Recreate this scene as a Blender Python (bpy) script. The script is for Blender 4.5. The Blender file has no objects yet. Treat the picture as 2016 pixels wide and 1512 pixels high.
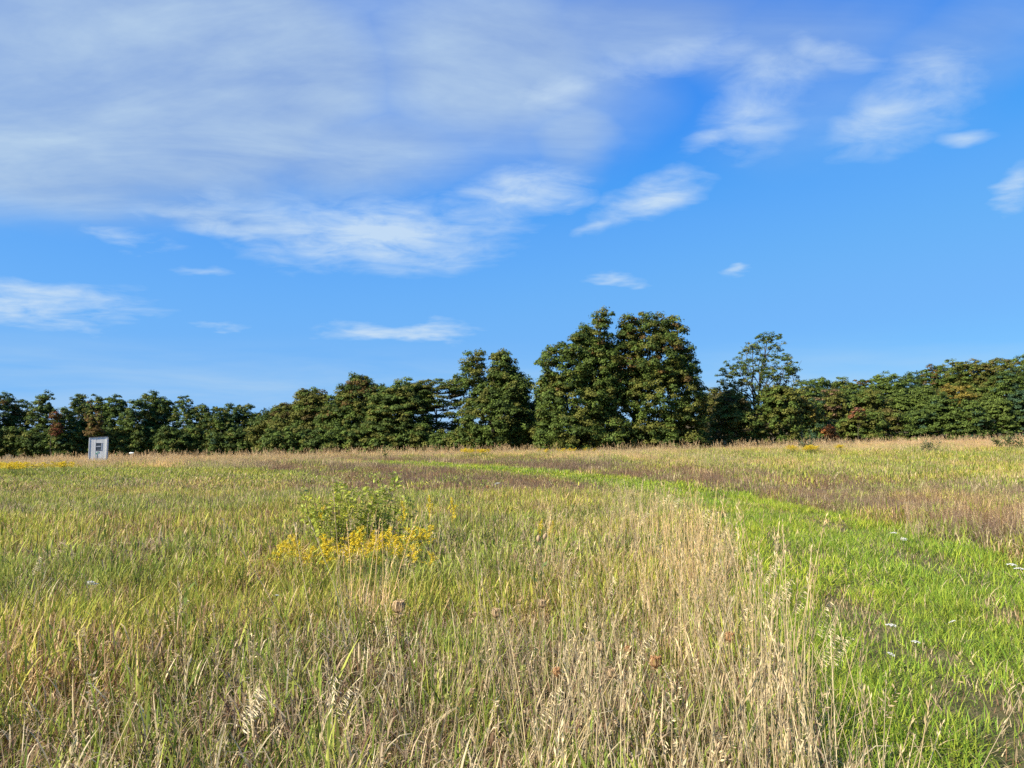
import bpy, math
import numpy as np
from mathutils import Vector, Matrix

scene = bpy.context.scene
COL = scene.collection
RS = np.random.RandomState

# ------------------------------------------------------------------ camera, sky, sun, exposure
EYE = 1.65
PITCH = math.atan(136 / 1494.0)
cam_d = bpy.data.cameras.new('camera')
cam_d.sensor_width = 36.0
cam_d.lens = 36.0 * 1494.0 / 2016.0
cam_d.clip_start = 0.05
cam_d.clip_end = 6000
cam = bpy.data.objects.new('camera', cam_d)
COL.objects.link(cam)
cam.location = (0, 0, EYE)
cam.rotation_euler = (math.pi / 2 + PITCH, 0, 0)
scene.camera = cam

SUN_AZ = math.radians(-122)      # measured from +Y towards +X: the sun stands to the left
SUN_EL = math.radians(33)
sd = Vector((math.sin(SUN_AZ) * math.cos(SUN_EL), math.cos(SUN_AZ) * math.cos(SUN_EL), math.sin(SUN_EL)))
sun_d = bpy.data.lights.new('sun', 'SUN')
sun_d.energy = 5.0
sun_d.angle = math.radians(0.53)
sun_d.color = (1.0, 0.93, 0.82)
sun = bpy.data.objects.new('sun', sun_d)
COL.objects.link(sun)
sun.rotation_euler = sd.to_track_quat('Z', 'Y').to_euler()

scene.view_settings.view_transform = 'Standard'
scene.view_settings.look = 'None'
scene.view_settings.gamma = 1.0
scene.view_settings.use_curve_mapping = False
scene.view_settings.exposure = 1.0
scene.cycles.max_bounces = 6
scene.cycles.diffuse_bounces = 3
scene.cycles.transmission_bounces = 3
scene.cycles.transparent_max_bounces = 4
scene.cycles.use_denoising = False

world = bpy.data.worlds.new('World')
scene.world = world
world.use_nodes = True
wt = world.node_tree
wt.nodes.clear()
WN, WL = wt.nodes, wt.links.new


def wmath(op, a, b=None, c=None, clamp=False):
    n = WN.new('ShaderNodeMath'); n.operation = op; n.use_clamp = clamp
    for i, v in enumerate((a, b, c)):
        if v is None: continue
        if isinstance(v, (int, float)): n.inputs[i].default_value = v
        else: WL(v, n.inputs[i])
    return n.outputs[0]


def build_world():
    out = WN.new('ShaderNodeOutputWorld')
    bg = WN.new('ShaderNodeBackground')
    sky = WN.new('ShaderNodeTexSky')
    sky.sky_type = 'NISHITA'
    sky.sun_disc = False
    sky.sun_elevation = SUN_EL
    sky.sun_rotation = SUN_AZ
    sky.altitude = 200
    sky.air_density = 1.0
    sky.dust_density = 0.35
    sky.ozone_density = 2.2
    hs = WN.new('ShaderNodeHueSaturation')
    hs.inputs['Saturation'].default_value = 1.22
    hs.inputs['Value'].default_value = 1.0
    WL(sky.outputs[0], hs.inputs['Color'])
    # the camera's response to the sky: deeper red, gentler highlights
    sr = WN.new('ShaderNodeSeparateColor'); cr = WN.new('ShaderNodeCombineColor')
    WL(hs.outputs[0], sr.inputs[0])
    for ch, pts in enumerate((((0, 0), (.078, .038), (.115, .080), (.348, .140), (1, .36)),
                              ((0, 0), (.171, .186), (.257, .270), (.51, .335), (1, .52)),
                              ((0, 0), (.335, .575), (.469, .62), (.594, .625), (1, .72)))):
        a = wmath('MULTIPLY', sr.outputs[ch], 0.1)
        f = WN.new('ShaderNodeFloatCurve')
        cv = f.mapping.curves[0]
        cv.points[0].location = pts[0]; cv.points[1].location = pts[-1]
        for p in pts[1:-1]: cv.points.new(*p)
        f.mapping.update()
        WL(a, f.inputs['Value'])
        WL(wmath('MULTIPLY', f.outputs[0], 10.0), cr.inputs[ch])
    tc = WN.new('ShaderNodeTexCoord')
    sep = WN.new('ShaderNodeSeparateXYZ')
    WL(tc.outputs['Generated'], sep.inputs[0])
    x, y, z = sep.outputs
    az = wmath('ARCTAN2', x, y)
    el = wmath('ARCSINE', z)
    # cloud deck coordinates: the direction met with a flat layer overhead
    zz = wmath('MAXIMUM', wmath('ADD', z, 0.12), 0.02)
    u = wmath('DIVIDE', x, zz)
    v = wmath('DIVIDE', y, zz)
    deck = WN.new('ShaderNodeCombineXYZ')
    WL(u, deck.inputs[0]); WL(v, deck.inputs[1])

    def noise(scale, detail, rough, vec, dist=0.0):
        n = WN.new('ShaderNodeTexNoise')
        n.inputs['Scale'].default_value = scale
        n.inputs['Detail'].default_value = detail
        n.inputs['Roughness'].default_value = rough
        n.inputs['Distortion'].default_value = dist
        WL(vec, n.inputs['Vector'])
        return n
    # streaks: squeeze the deck along one direction
    mp = WN.new('ShaderNodeMapping')
    mp.inputs['Rotation'].default_value = (0, 0, math.radians(-24))
    mp.inputs['Scale'].default_value = (0.8, 2.0, 1)
    WL(deck.outputs[0], mp.inputs['Vector'])
    mp2 = WN.new('ShaderNodeMapping')
    mp2.inputs['Rotation'].default_value = (0, 0, math.radians(-24))
    mp2.inputs['Scale'].default_value = (1.0, 1.35, 1)
    WL(deck.outputs[0], mp2.inputs['Vector'])
    n_streak = noise(1.6, 6, 0.60, mp.outputs[0], 0.5)
    n_fine = noise(6.0, 8, 0.60, mp2.outputs[0], 0.45)
    n_big = noise(0.55, 3, 0.5, deck.outputs[0], 0.3)
    n_warp = noise(2.2, 4, 0.6, deck.outputs[0])
    # angular coordinates with a little warp
    P = WN.new('ShaderNodeCombineXYZ')
    WL(az, P.inputs[0]); WL(el, P.inputs[1])
    wv = WN.new('ShaderNodeVectorMath'); wv.operation = 'SUBTRACT'
    WL(n_warp.outputs['Color'], wv.inputs[0]); wv.inputs[1].default_value = (0.5, 0.5, 0.5)
    wm = WN.new('ShaderNodeVectorMath'); wm.operation = 'MULTIPLY'
    WL(wv.outputs[0], wm.inputs[0]); wm.inputs[1].default_value = (0.13, 0.06, 0)
    wa = WN.new('ShaderNodeVectorMath'); wa.operation = 'ADD'
    WL(P.outputs[0], wa.inputs[0]); WL(wm.outputs[0], wa.inputs[1])
    Pw = wa.outputs[0]

    def blob(px, py, rx, ry, rot, amp, soft=0.0):
        # the photograph's picture angles turned into bearing and height above the horizon
        h = math.hypot(1494.0, px - 1008)
        a = math.degrees(math.atan2(px - 1008, 1494.0 + (py - 892) * 0.09))
        e = math.degrees(math.atan2(892 - py, h))
        ra = math.degrees(rx / h * 1494.0 / h); re = math.degrees(ry / h)
        m = WN.new('ShaderNodeMapping'); m.vector_type = 'TEXTURE'
        m.inputs['Location'].default_value = (math.radians(a), math.radians(e), 0)
        m.inputs['Rotation'].default_value = (0, 0, math.radians(rot))
        m.inputs['Scale'].default_value = (math.radians(ra), math.radians(re), 1)
        WL(Pw, m.inputs['Vector'])
        ln = WN.new('ShaderNodeVectorMath'); ln.operation = 'LENGTH'
        WL(m.outputs[0], ln.inputs[0])
        r = WN.new('ShaderNodeMapRange'); r.interpolation_type = 'SMOOTHSTEP'
        r.inputs['From Min'].default_value = 1.0
        r.inputs['From Max'].default_value = soft
        r.inputs['To Min'].default_value = 0.0
        r.inputs['To Max'].default_value = amp
        WL(ln.outputs['Value'], r.inputs['Value'])
        return r.outputs[0]

    def total(lst):
        acc = lst[0]
        for b in lst[1:]: acc = wmath('MAXIMUM', acc, b)
        return acc
    # grey sheet of stratus over the upper left, running on past the frame
    sheet = total([blob(60, 60, 1150, 385, 5, 1.0, 0.62), blob(960, 90, 470, 270, 0, 0.95, 0.25), blob(650, 275, 560, 135, 5, 0.9, 0.2),
                   blob(1120, 245, 150, 120, 10, 0.8, 0.1), blob(300, 385, 520, 75, -3, 0.7, 0.1), blob(1200, 20, 480, 130, 0, 0.8, 0.2),
                   blob(1560, 40, 480, 140, -8, 0.6, 0.1), blob(1650, 150, 430, 190, 12, 0.30, 0.0), blob(1900, 50, 330, 130, 10, 0.5, 0.1), blob(-300, -900, 2600, 900, 0, 0.9, 0.5)])
    # brighter broken clouds
    puffs = total([blob(720, 455, 370, 100, 2, 1.0), blob(560, 420, 420, 70, 0, 0.45), blob(900, 430, 260, 70, 6, 0.5), blob(470, 440, 280, 48, -2, 0.62), blob(250, 470, 140, 34, -2, 0.65), blob(1040, 368, 175, 65, 2, 0.85),
                   blob(1280, 372, 185, 60, 16, 0.85), blob(1180, 430, 95, 30, 20, 0.6), blob(1490, 185, 210, 105, 28, 0.52), blob(1400, 255, 100, 30, 15, 0.6),
                   blob(1775, 180, 215, 90, 28, 0.66), blob(1870, 250, 70, 24, -10, 0.45), blob(2010, 365, 60, 75, 30, 0.85), blob(80, 598, 340, 62, 2, 0.72),
                   blob(790, 652, 210, 29, 3, 0.8), blob(1195, 557, 85, 17, 2, 0.9), blob(1430, 532, 52, 16, 10, 0.8), blob(415, 540, 100, 17, 0, 0.4),
                   blob(450, 640, 70, 10, 0, 0.3), blob(1660, 60, 170, 45, -25, 0.55), blob(1330, 90, 260, 60, 4, 0.5), blob(1550, 100, 170, 60, 0, 0.5), blob(1100, 165, 110, 45, 0, 0.5)])
    # thin veils low over the trees, all round the horizon
    low = WN.new('ShaderNodeMapping')
    low.inputs['Scale'].default_value = (2.2, 17, 1)
    low.inputs['Rotation'].default_value = (0, 0, math.radians(-4))
    WL(P.outputs[0], low.inputs['Vector'])
    n_low = noise(1.6, 5, 0.55, low.outputs[0], 0.3)
    hz = WN.new('ShaderNodeMapRange'); hz.interpolation_type = 'SMOOTHSTEP'
    hz.inputs['From Min'].default_value = math.radians(9)
    hz.inputs['From Max'].default_value = math.radians(3)
    hz.inputs['To Min'].default_value = 0.0
    hz.inputs['To Max'].default_value = 1.0
    WL(el, hz.inputs['Value'])
    veil = wmath('MULTIPLY', wmath('MULTIPLY', wmath('SUBTRACT', n_low.outputs['Fac'], 0.36, clamp=True), 3.0), hz.outputs[0], clamp=True)

    streak = wmath('MULTIPLY_ADD', n_streak.outputs['Fac'], 2.2, -0.45)
    fine = wmath('MULTIPLY_ADD', n_fine.outputs['Fac'], 2.0, -0.5)
    big = wmath('MULTIPLY_ADD', n_big.outputs['Fac'], 1.6, -0.10)
    sheet_d = wmath('MULTIPLY', sheet, wmath('ADD', wmath('ADD', wmath('MULTIPLY', streak, 0.34), wmath('MULTIPLY', fine, 0.08)), 0.60), clamp=True)
    sheet_d = wmath('MULTIPLY', sheet_d, 0.94)
    pf = wmath('ADD', wmath('MULTIPLY', streak, 0.5), wmath('MULTIPLY', fine, 0.42))
    rag = wmath('ADD', wmath('MULTIPLY', wmath('SUBTRACT', n_streak.outputs['Fac'], 0.5), 1.6), wmath('MULTIPLY', wmath('SUBTRACT', n_fine.outputs['Fac'], 0.5), 2.3))
    puff_d = wmath('SUBTRACT', wmath('ADD', wmath('MULTIPLY', puffs, 0.98), wmath('MULTIPLY', rag, wmath('POWER', wmath('MAXIMUM', puffs, 0.0001), 0.5))), 0.06, clamp=True)
    puff_d = wmath('MULTIPLY', puff_d, 0.84)

    def mix(fac, a, b):
        m = WN.new('ShaderNodeMix'); m.data_type = 'RGBA'
        WL(fac, m.inputs[0])
        for s, val in ((6, a), (7, b)):
            if isinstance(val, tuple): m.inputs[s].default_value = val
            else: WL(val, m.inputs[s])
        return m.outputs[2]
    k = 1.0
    g1 = (2.35 * k, 3.25 * k, 4.7 * k, 1)     # shaded body of the sheet
    g2 = (3.4 * k, 4.5 * k, 5.65 * k, 1)       # thinner, brighter places in it
    w1 = (4.1 * k, 5.1 * k, 6.1 * k, 1)
    c = mix(wmath('MULTIPLY', veil, 0.8), cr.outputs[0], (3.1, 4.4, 5.75, 1))
    tone = wmath('MULTIPLY_ADD', wmath('ADD', wmath('MULTIPLY', n_streak.outputs['Fac'], 0.80), wmath('MULTIPLY', n_fine.outputs['Fac'], 0.20)), 3.0, -1.08, clamp=True)
    sh_col = mix(tone, g1, g2)
    c = mix(sheet_d, c, sh_col)
    c = mix(puff_d, c, w1)
    WL(c, bg.inputs['Color'])
    bg.inputs['Strength'].default_value = 0.075
    WL(bg.outputs[0], out.inputs['Surface'])
build_world()
try:
    world.cycles.sampling_method = 'MANUAL'
    world.cycles.sample_map_resolution = 512
except Exception:
    pass

# ------------------------------------------------------------------ helpers


def sst(a, b, x):
    t = np.clip((np.asarray(x, float) - a) / (b - a), 0, 1)
    return t * t * (3 - 2 * t)


def terrain(x, y):
    x = np.asarray(x, float); y = np.asarray(y, float)
    z = sst(22, 92, y) * (1.35 + 0.021 * np.clip(x, -80, 130))
    z = z + sst(125, 260, y) * sst(10, 90, x) * 9.0 + sst(160, 340, y) * 5.0
    z = z + 0.035 * np.sin(x * 0.9 + 1.3 * np.sin(y * 0.5)) * np.sin(y * 0.7 + 0.6) * sst(0, 6, np.hypot(x, y))
    return z


def tz(x, y): return float(terrain(x, y))


_LAT = RS(77).rand(64, 64)


def vnoise(x, y, s, seed=0):
    x = np.asarray(x, float) / s + seed * 13.7 + 1000; y = np.asarray(y, float) / s + seed * 7.3 + 1000
    xi = np.floor(x).astype(int); yi = np.floor(y).astype(int)
    fx = x - xi; fy = y - yi
    fx = fx * fx * (3 - 2 * fx); fy = fy * fy * (3 - 2 * fy)
    g = lambda a, b: _LAT[a % 64, b % 64]
    return (g(xi, yi) * (1 - fx) + g(xi + 1, yi) * fx) * (1 - fy) + (g(xi, yi + 1) * (1 - fx) + g(xi + 1, yi + 1) * fx) * fy


PATH = np.array([(1.9, -12), (2.5, -4), (3.15, 1), (3.55, 4), (4.02, 6.5), (4.92, 9.5), (5.75, 14), (6.4, 20), (6.5, 26), (5.9, 33.5), (3.9, 41), (0.6, 47.5),
                 (-3.6, 54.5), (-8.6, 61.5), (-15, 68), (-24, 74)], float)


def path_dist(x, y):
    """signed distance to the middle line of the mown path: below 0 to its left"""
    x = np.asarray(x, float); y = np.asarray(y, float)
    best = np.full(x.shape, 1e9); sg = np.zeros(x.shape)
    for a, b in zip(PATH[:-1], PATH[1:]):
        d = b - a; L = d @ d
        t = np.clip(((x - a[0]) * d[0] + (y - a[1]) * d[1]) / L, 0, 1)
        ex = x - (a[0] + t * d[0]); ey = y - (a[1] + t * d[1])
        q = np.hypot(ex, ey)
        s = np.sign(-(d[0] * ey - d[1] * ex))
        m = q < best
        best = np.where(m, q, best); sg = np.where(m, s, sg)
    return best * sg


def tag(o, label=None, cat=None, group=None, kind=None):
    if label: o['label'] = label
    if cat: o['category'] = cat
    if group: o['group'] = group
    if kind: o['kind'] = kind
    return o


def empty(name, loc, rz=0.0):
    o = bpy.data.objects.new(name, None)
    o.empty_display_size = 0.3
    COL.objects.link(o)
    o.location = loc; o.rotation_euler = (0, 0, rz)
    return o


def np_mesh(name, verts, faces, mat=None, cols=None, smooth=False):
    """verts (N,3); faces: list of int arrays, each (M,k)"""
    me = bpy.data.meshes.new(name)
    verts = np.asarray(verts, np.float32)
    me.vertices.add(len(verts))
    me.vertices.foreach_set('co', verts.ravel())
    if not isinstance(faces, (list, tuple)): faces = [faces]
    faces = [np.asarray(f, np.int32) for f in faces if len(f)]
    loops = np.concatenate([f.ravel() for f in faces])
    tot = np.concatenate([np.full(len(f), f.shape[1], np.int32) for f in faces])
    start = np.concatenate([[0], np.cumsum(tot)[:-1]]).astype(np.int32)
    me.loops.add(len(loops)); me.loops.foreach_set('vertex_index', loops)
    me.polygons.add(len(tot)); me.polygons.foreach_set('loop_start', start)
    if cols is not None:
        at = me.color_attributes.new('col', 'FLOAT_COLOR', 'POINT')
        cc = np.ones((len(verts), 4), np.float32); cc[:, :3] = cols
        at.data.foreach_set('color', cc.ravel())
    if mat: me.materials.append(mat)
    me.update(calc_edges=True)
    if smooth or (mat is not None and mat.name in ('weathered_wood', 'old_glass')):
        me.polygons.foreach_set('use_smooth', np.full(len(tot), bool(smooth)))
    return me


def obj(name, me, parent=None, loc=None):
    o = bpy.data.objects.new(name, me)
    COL.objects.link(o)
    if parent: o.parent = parent
    if loc is not None: o.location = loc
    return o


def copy_tree(o, parent=None):
    c = o.copy(); COL.objects.link(c)
    if parent: c.parent = parent
    for ch in list(o.children): copy_tree(ch, c)
    return c


class MB:
    """collects pieces and joins them to one mesh"""
    def __init__(s): s.v = []; s.f = []; s.c = []; s.n = 0

    def add(s, v, f, c):
        v = np.asarray(v, float).reshape(-1, 3); f = np.asarray(f, int)
        s.v.append(v); s.f.append(f + s.n)
        c = np.asarray(c, float)
        s.c.append(np.broadcast_to(c, (len(v), 3)) if c.ndim == 1 else c)
        s.n += len(v)

    def mesh(s, name, mat, smooth=False):
        by = {}
        for f in s.f: by.setdefault(f.shape[1], []).append(f)
        return np_mesh(name, np.concatenate(s.v), [np.concatenate(b) for b in by.values()], mat, np.concatenate(s.c), smooth)

    def tube(s, pts, rad, c, sides=6, cap=True):
        pts = np.asarray(pts, float); k = len(pts)
        rad = np.broadcast_to(np.asarray(rad, float), (k,))
        t = np.gradient(pts, axis=0); t /= np.linalg.norm(t, axis=1)[:, None] + 1e-9
        ref = np.array([0.31, 0.95, 0.02]) if abs(t[0, 2]) > 0.5 else np.array([0, 0, 1.0])
        a = np.cross(t, ref); a /= np.linalg.norm(a, axis=1)[:, None] + 1e-9
        b = np.cross(t, a)
        ang = np.arange(sides) * 2 * math.pi / sides
        v = pts[:, None] + rad[:, None, None] * (np.cos(ang)[None, :, None] * a[:, None] + np.sin(ang)[None, :, None] * b[:, None])
        i = np.arange(k - 1)[:, None] * sides; j = np.arange(sides)[None]; j2 = (j + 1) % sides
        f = np.stack([i + j, i + j2, i + sides + j2, i + sides + j], -1).reshape(-1, 4)
        cc = np.asarray(c, float)
        if cc.ndim == 2: cc = np.repeat(cc, sides, 0)
        s.add(v.reshape(-1, 3), f, cc)

    def box(s, x0, x1, y0, y1, z0, z1, c, skew=None):
        v = np.array([(x, y, z) for z in (z0, z1) for y in (y0, y1) for x in (x0, x1)], float)
        if skew is not None: v = skew(v)
        f = [(0, 2, 3, 1), (4, 5, 7, 6), (0, 1, 5, 4), (2, 6, 7, 3), (0, 4, 6, 2), (1, 3, 7, 5)]
        s.add(v, f, c)

    def tris(s, cen, nrm, a, b, c, rng):
        """three cornered leaves"""
        n = len(cen)
        nrm = nrm / (np.linalg.norm(nrm, axis=1)[:, None] + 1e-9)
        r = rng.normal(size=(n, 3))
        u = r - (r * nrm).sum(1)[:, None] * nrm; u /= np.linalg.norm(u, axis=1)[:, None] + 1e-9
        w = np.cross(nrm, u)
        v = np.stack([cen - u * a[:, None] * .7 + w * b[:, None], cen + u * a[:, None], cen - u * a[:, None] * .7 - w * b[:, None]], 1)
        s.add(v.reshape(-1, 3), np.arange(n * 3).reshape(n, 3), np.repeat(c, 3, 0))

    def cards(s, cen, nrm, a, b, c, rng, spin=None):
        """pointed leaf quads at cen, facing nrm, half length a, half width b"""
        cen = np.asarray(cen, float); n = len(cen)
        nrm = nrm / (np.linalg.norm(nrm, axis=1)[:, None] + 1e-9)
        r = rng.normal(size=(n, 3)) if spin is None else spin
        u = r - (r * nrm).sum(1)[:, None] * nrm; u /= np.linalg.norm(u, axis=1)[:, None] + 1e-9
        w = np.cross(nrm, u)
        a = np.broadcast_to(a, (n,))[:, None]; b = np.broadcast_to(b, (n,))[:, None]
        v = np.stack([cen - u * a, cen + w * b + u * a * .1, cen + u * a, cen - w * b + u * a * .1], 1)
        f = np.arange(n * 4).reshape(n, 4)
        cc = np.repeat(np.broadcast_to(np.asarray(c, float), (n, 3)), 4, 0)
        s.add(v.reshape(-1, 3), f, cc)


# ------------------------------------------------------------------ materials
def attr_mat(name, rough=0.6, transl=0.3, tint=False, spec=0.3, transl_gain=1.0, grain=0.0, gr=(0.45, 1.5)):
    m = bpy.data.materials.new(name); m.use_nodes = True
    t = m.node_tree; N = t.nodes; L = t.links.new
    N.clear()
    out = N.new('ShaderNodeOutputMaterial')
    a = N.new('ShaderNodeAttribute'); a.attribute_name = 'col'
    colo = a.outputs['Color']
    if tint:
        b = N.new('ShaderNodeAttribute'); b.attribute_type = 'INSTANCER'; b.attribute_name = 'tint'
        mx = N.new('ShaderNodeMix'); mx.data_type = 'RGBA'; mx.blend_type = 'MULTIPLY'
        mx.inputs[0].default_value = 1.0
        L(colo, mx.inputs[6]); L(b.outputs['Vector'], mx.inputs[7])
        colo = mx.outputs[2]
    if grain:
        g = N.new('ShaderNodeTexNoise'); g.inputs['Scale'].default_value = grain; g.inputs['Detail'].default_value = 5
        mr = N.new('ShaderNodeMapRange'); mr.inputs['To Min'].default_value = gr[0]; mr.inputs['To Max'].default_value = gr[1]
        L(g.outputs['Fac'], mr.inputs['Value'])
        vm = N.new('ShaderNodeVectorMath'); vm.operation = 'SCALE'
        L(colo, vm.inputs[0]); L(mr.outputs[0], vm.inputs['Scale'])
        colo = vm.outputs[0]
    p = N.new('ShaderNodeBsdfPrincipled')
    p.inputs['Roughness'].default_value = rough
    p.inputs['Specular IOR Level'].default_value = spec
    L(colo, p.inputs['Base Color'])
    sh = p.outputs[0]
    if transl > 0:
        tr = N.new('ShaderNodeBsdfTranslucent')
        if transl_gain != 1.0:
            vg = N.new('ShaderNodeVectorMath'); vg.operation = 'SCALE'; vg.inputs['Scale'].default_value = transl_gain
            L(colo, vg.inputs[0]); L(vg.outputs[0], tr.inputs['Color'])
        else:
            L(colo, tr.inputs['Color'])
        mi = N.new('ShaderNodeMixShader'); mi.inputs[0].default_value = transl
        L(sh, mi.inputs[1]); L(tr.outputs[0], mi.inputs[2]); sh = mi.outputs[0]
    L(sh, out.inputs['Surface'])
    return m


M_GRASS = attr_mat('grass_blade', 0.6, 0.38, tint=True, spec=0.12)
M_LEAF = attr_mat('tree_leaf', 0.6, 0.28, spec=0.12)
M_PLANT = attr_mat('plant_leaf', 0.5, 0.35, spec=0.3)
M_BARK = attr_mat('bark', 0.9, 0.0, spec=0.1, grain=6.0)
M_DRY = attr_mat('dry_stalk', 0.7, 0.2, spec=0.15)
M_WOOD = attr_mat('weathered_wood', 0.85, 0.0, spec=0.1, grain=3.0, gr=(0.85, 1.15))


def ground_mat(name, cols, scale):
    m = bpy.data.materials.new(name); m.use_nodes = True
    t = m.node_tree; N = t.nodes; L = t.links.new
    p = N['Principled BSDF']; p.inputs['Roughness'].default_value = 0.95; p.inputs['Specular IOR Level'].default_value = 0.05
    tc = N.new('ShaderNodeTexCoord')
    n = N.new('ShaderNodeTexNoise'); n.inputs['Scale'].default_value = scale; n.inputs['Detail'].default_value = 8; n.inputs['Roughness'].default_value = 0.7
    L(tc.outputs['Object'], n.inputs['Vector'])
    r = N.new('ShaderNodeValToRGB')
    r.color_ramp.elements[0].position = 0.35; r.color_ramp.elements[0].color = (*cols[0], 1)
    r.color_ramp.elements[1].position = 0.65; r.color_ramp.elements[1].color = (*cols[1], 1)
    L(n.outputs['Fac'], r.inputs[0]); L(r.outputs[0], p.inputs['Base Color'])
    b = N.new('ShaderNodeBump'); b.inputs['Strength'].default_value = 0.6; b.inputs['Distance'].default_value = 0.03
    L(n.outputs['Fac'], b.inputs['Height']); L(b.outputs[0], p.inputs['Normal'])
    return m


M_GROUND = ground_mat('field_soil', ((0.055, 0.04, 0.022), (0.13, 0.105, 0.05)), 5.0)
M_PATH = ground_mat('path_thatch', ((0.05, 0.06, 0.018), (0.15, 0.12, 0.055)), 7.0)


# ------------------------------------------------------------------ ground and path
def ground_sheet():
    xs = np.concatenate([-np.geomspace(3000, 60, 16), np.linspace(-58, 58, 100), np.geomspace(60, 3000, 16)])
    ys = np.concatenate([-np.geomspace(1500, 30, 10), np.linspace(-28, 130, 130), np.geomspace(133, 4000, 22)])
    X, Y = np.meshgrid(xs, ys)
    Z = terrain(X, Y)
    v = np.stack([X, Y, Z], -1).reshape(-1, 3)
    nx, ny = len(xs), len(ys)
    i = np.arange(ny - 1)[:, None] * nx + np.arange(nx - 1)[None]
    f = np.stack([i, i + 1, i + nx + 1, i + nx], -1).reshape(-1, 4)
    o = obj('ground', np_mesh('ground', v, f, M_GROUND, smooth=True))
    tag(o, kind='structure')


def path_sheet():
    pts = []
    for a, b in zip(PATH[:-1], PATH[1:]):
        n = max(2, int(np.linalg.norm(b - a) / 0.6))
        for t in np.linspace(0, 1, n, endpoint=False): pts.append(a + (b - a) * t)
    pts = np.array(pts)
    t = np.gradient(pts, axis=0)
    for _ in range(3): t[1:-1] = (t[:-2] + t[1:-1] * 2 + t[2:]) / 4
    t /= np.linalg.norm(t, axis=1)[:, None]
    nrm = np.stack([t[:, 1], -t[:, 0]], 1)
    w = np.linspace(-2.1, 2.1, 9)
    wob = 0.15 * np.sin(np.arange(len(pts)) * 0.7)
    q = pts[:, None] + nrm[:, None] * (w[None, :, None] + wob[:, None, None] * np.sign(w)[None, :, None])
    # lifted clear of the ground sheet's facets
    z = terrain(q[..., 0], q[..., 1]) + 0.03
    v = np.concatenate([q, z[..., None]], -1).reshape(-1, 3)
    k = len(w)
    i = np.arange(len(pts) - 1)[:, None] * k + np.arange(k - 1)[None]
    f = np.stack([i, i + 1, i + k + 1, i + k], -1).reshape(-1, 4)
    o = obj('path', np_mesh('path', v, f, M_PATH, smooth=True))
    tag(o, kind='structure')


ground_sheet()
path_sheet()

# ------------------------------------------------------------------ trees
G_DARK = (0.068, 0.100, 0.021)
G_MID = (0.104, 0.146, 0.027)
G_OLIVE = (0.140, 0.144, 0.029)
G_LIGHT = (0.125, 0.165, 0.032)
G_YEL = (0.25, 0.19, 0.034)
G_BLUE = (0.055, 0.100, 0.046)
R_RUST = (0.150, 0.095, 0.028)
R_ORANGE = (0.26, 0.105, 0.030)
R_RED = (0.36, 0.060, 0.022)
R_PINK = (0.24, 0.11, 0.06)
BARK = (0.085, 0.070, 0.055)


def up_ray(px, py):
    u = (px - 1008) / 1494.0; v = (756 - py) / 1494.0
    d = np.array([u, math.cos(PITCH) - v * math.sin(PITCH), math.sin(PITCH) + v * math.cos(PITCH)])
    return d / d[1]


def lobes_at(Y, ell):
    """ellipses seen from the viewpoint, set as ellipsoids at distance Y"""
    out = []
    for e in ell:
        cx, cy, rx, ry = e[:4]
        if cy + ry > 862 and ry > 16:      # skirts reach down into the grass
            t_ = cy - ry; b_ = max(899, cy + ry); cy = (t_ + b_) / 2; ry = (b_ - t_) / 2
        dens = e[4] if len(e) > 4 else 1.0
        d = up_ray(cx, cy)
        out.append((np.array([d[0] * Y, Y, EYE + d[2] * Y]), np.array([rx, 0.5 * (rx + min(rx, ry)), ry]) * Y / 1494.0, dens))
    return out


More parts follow.
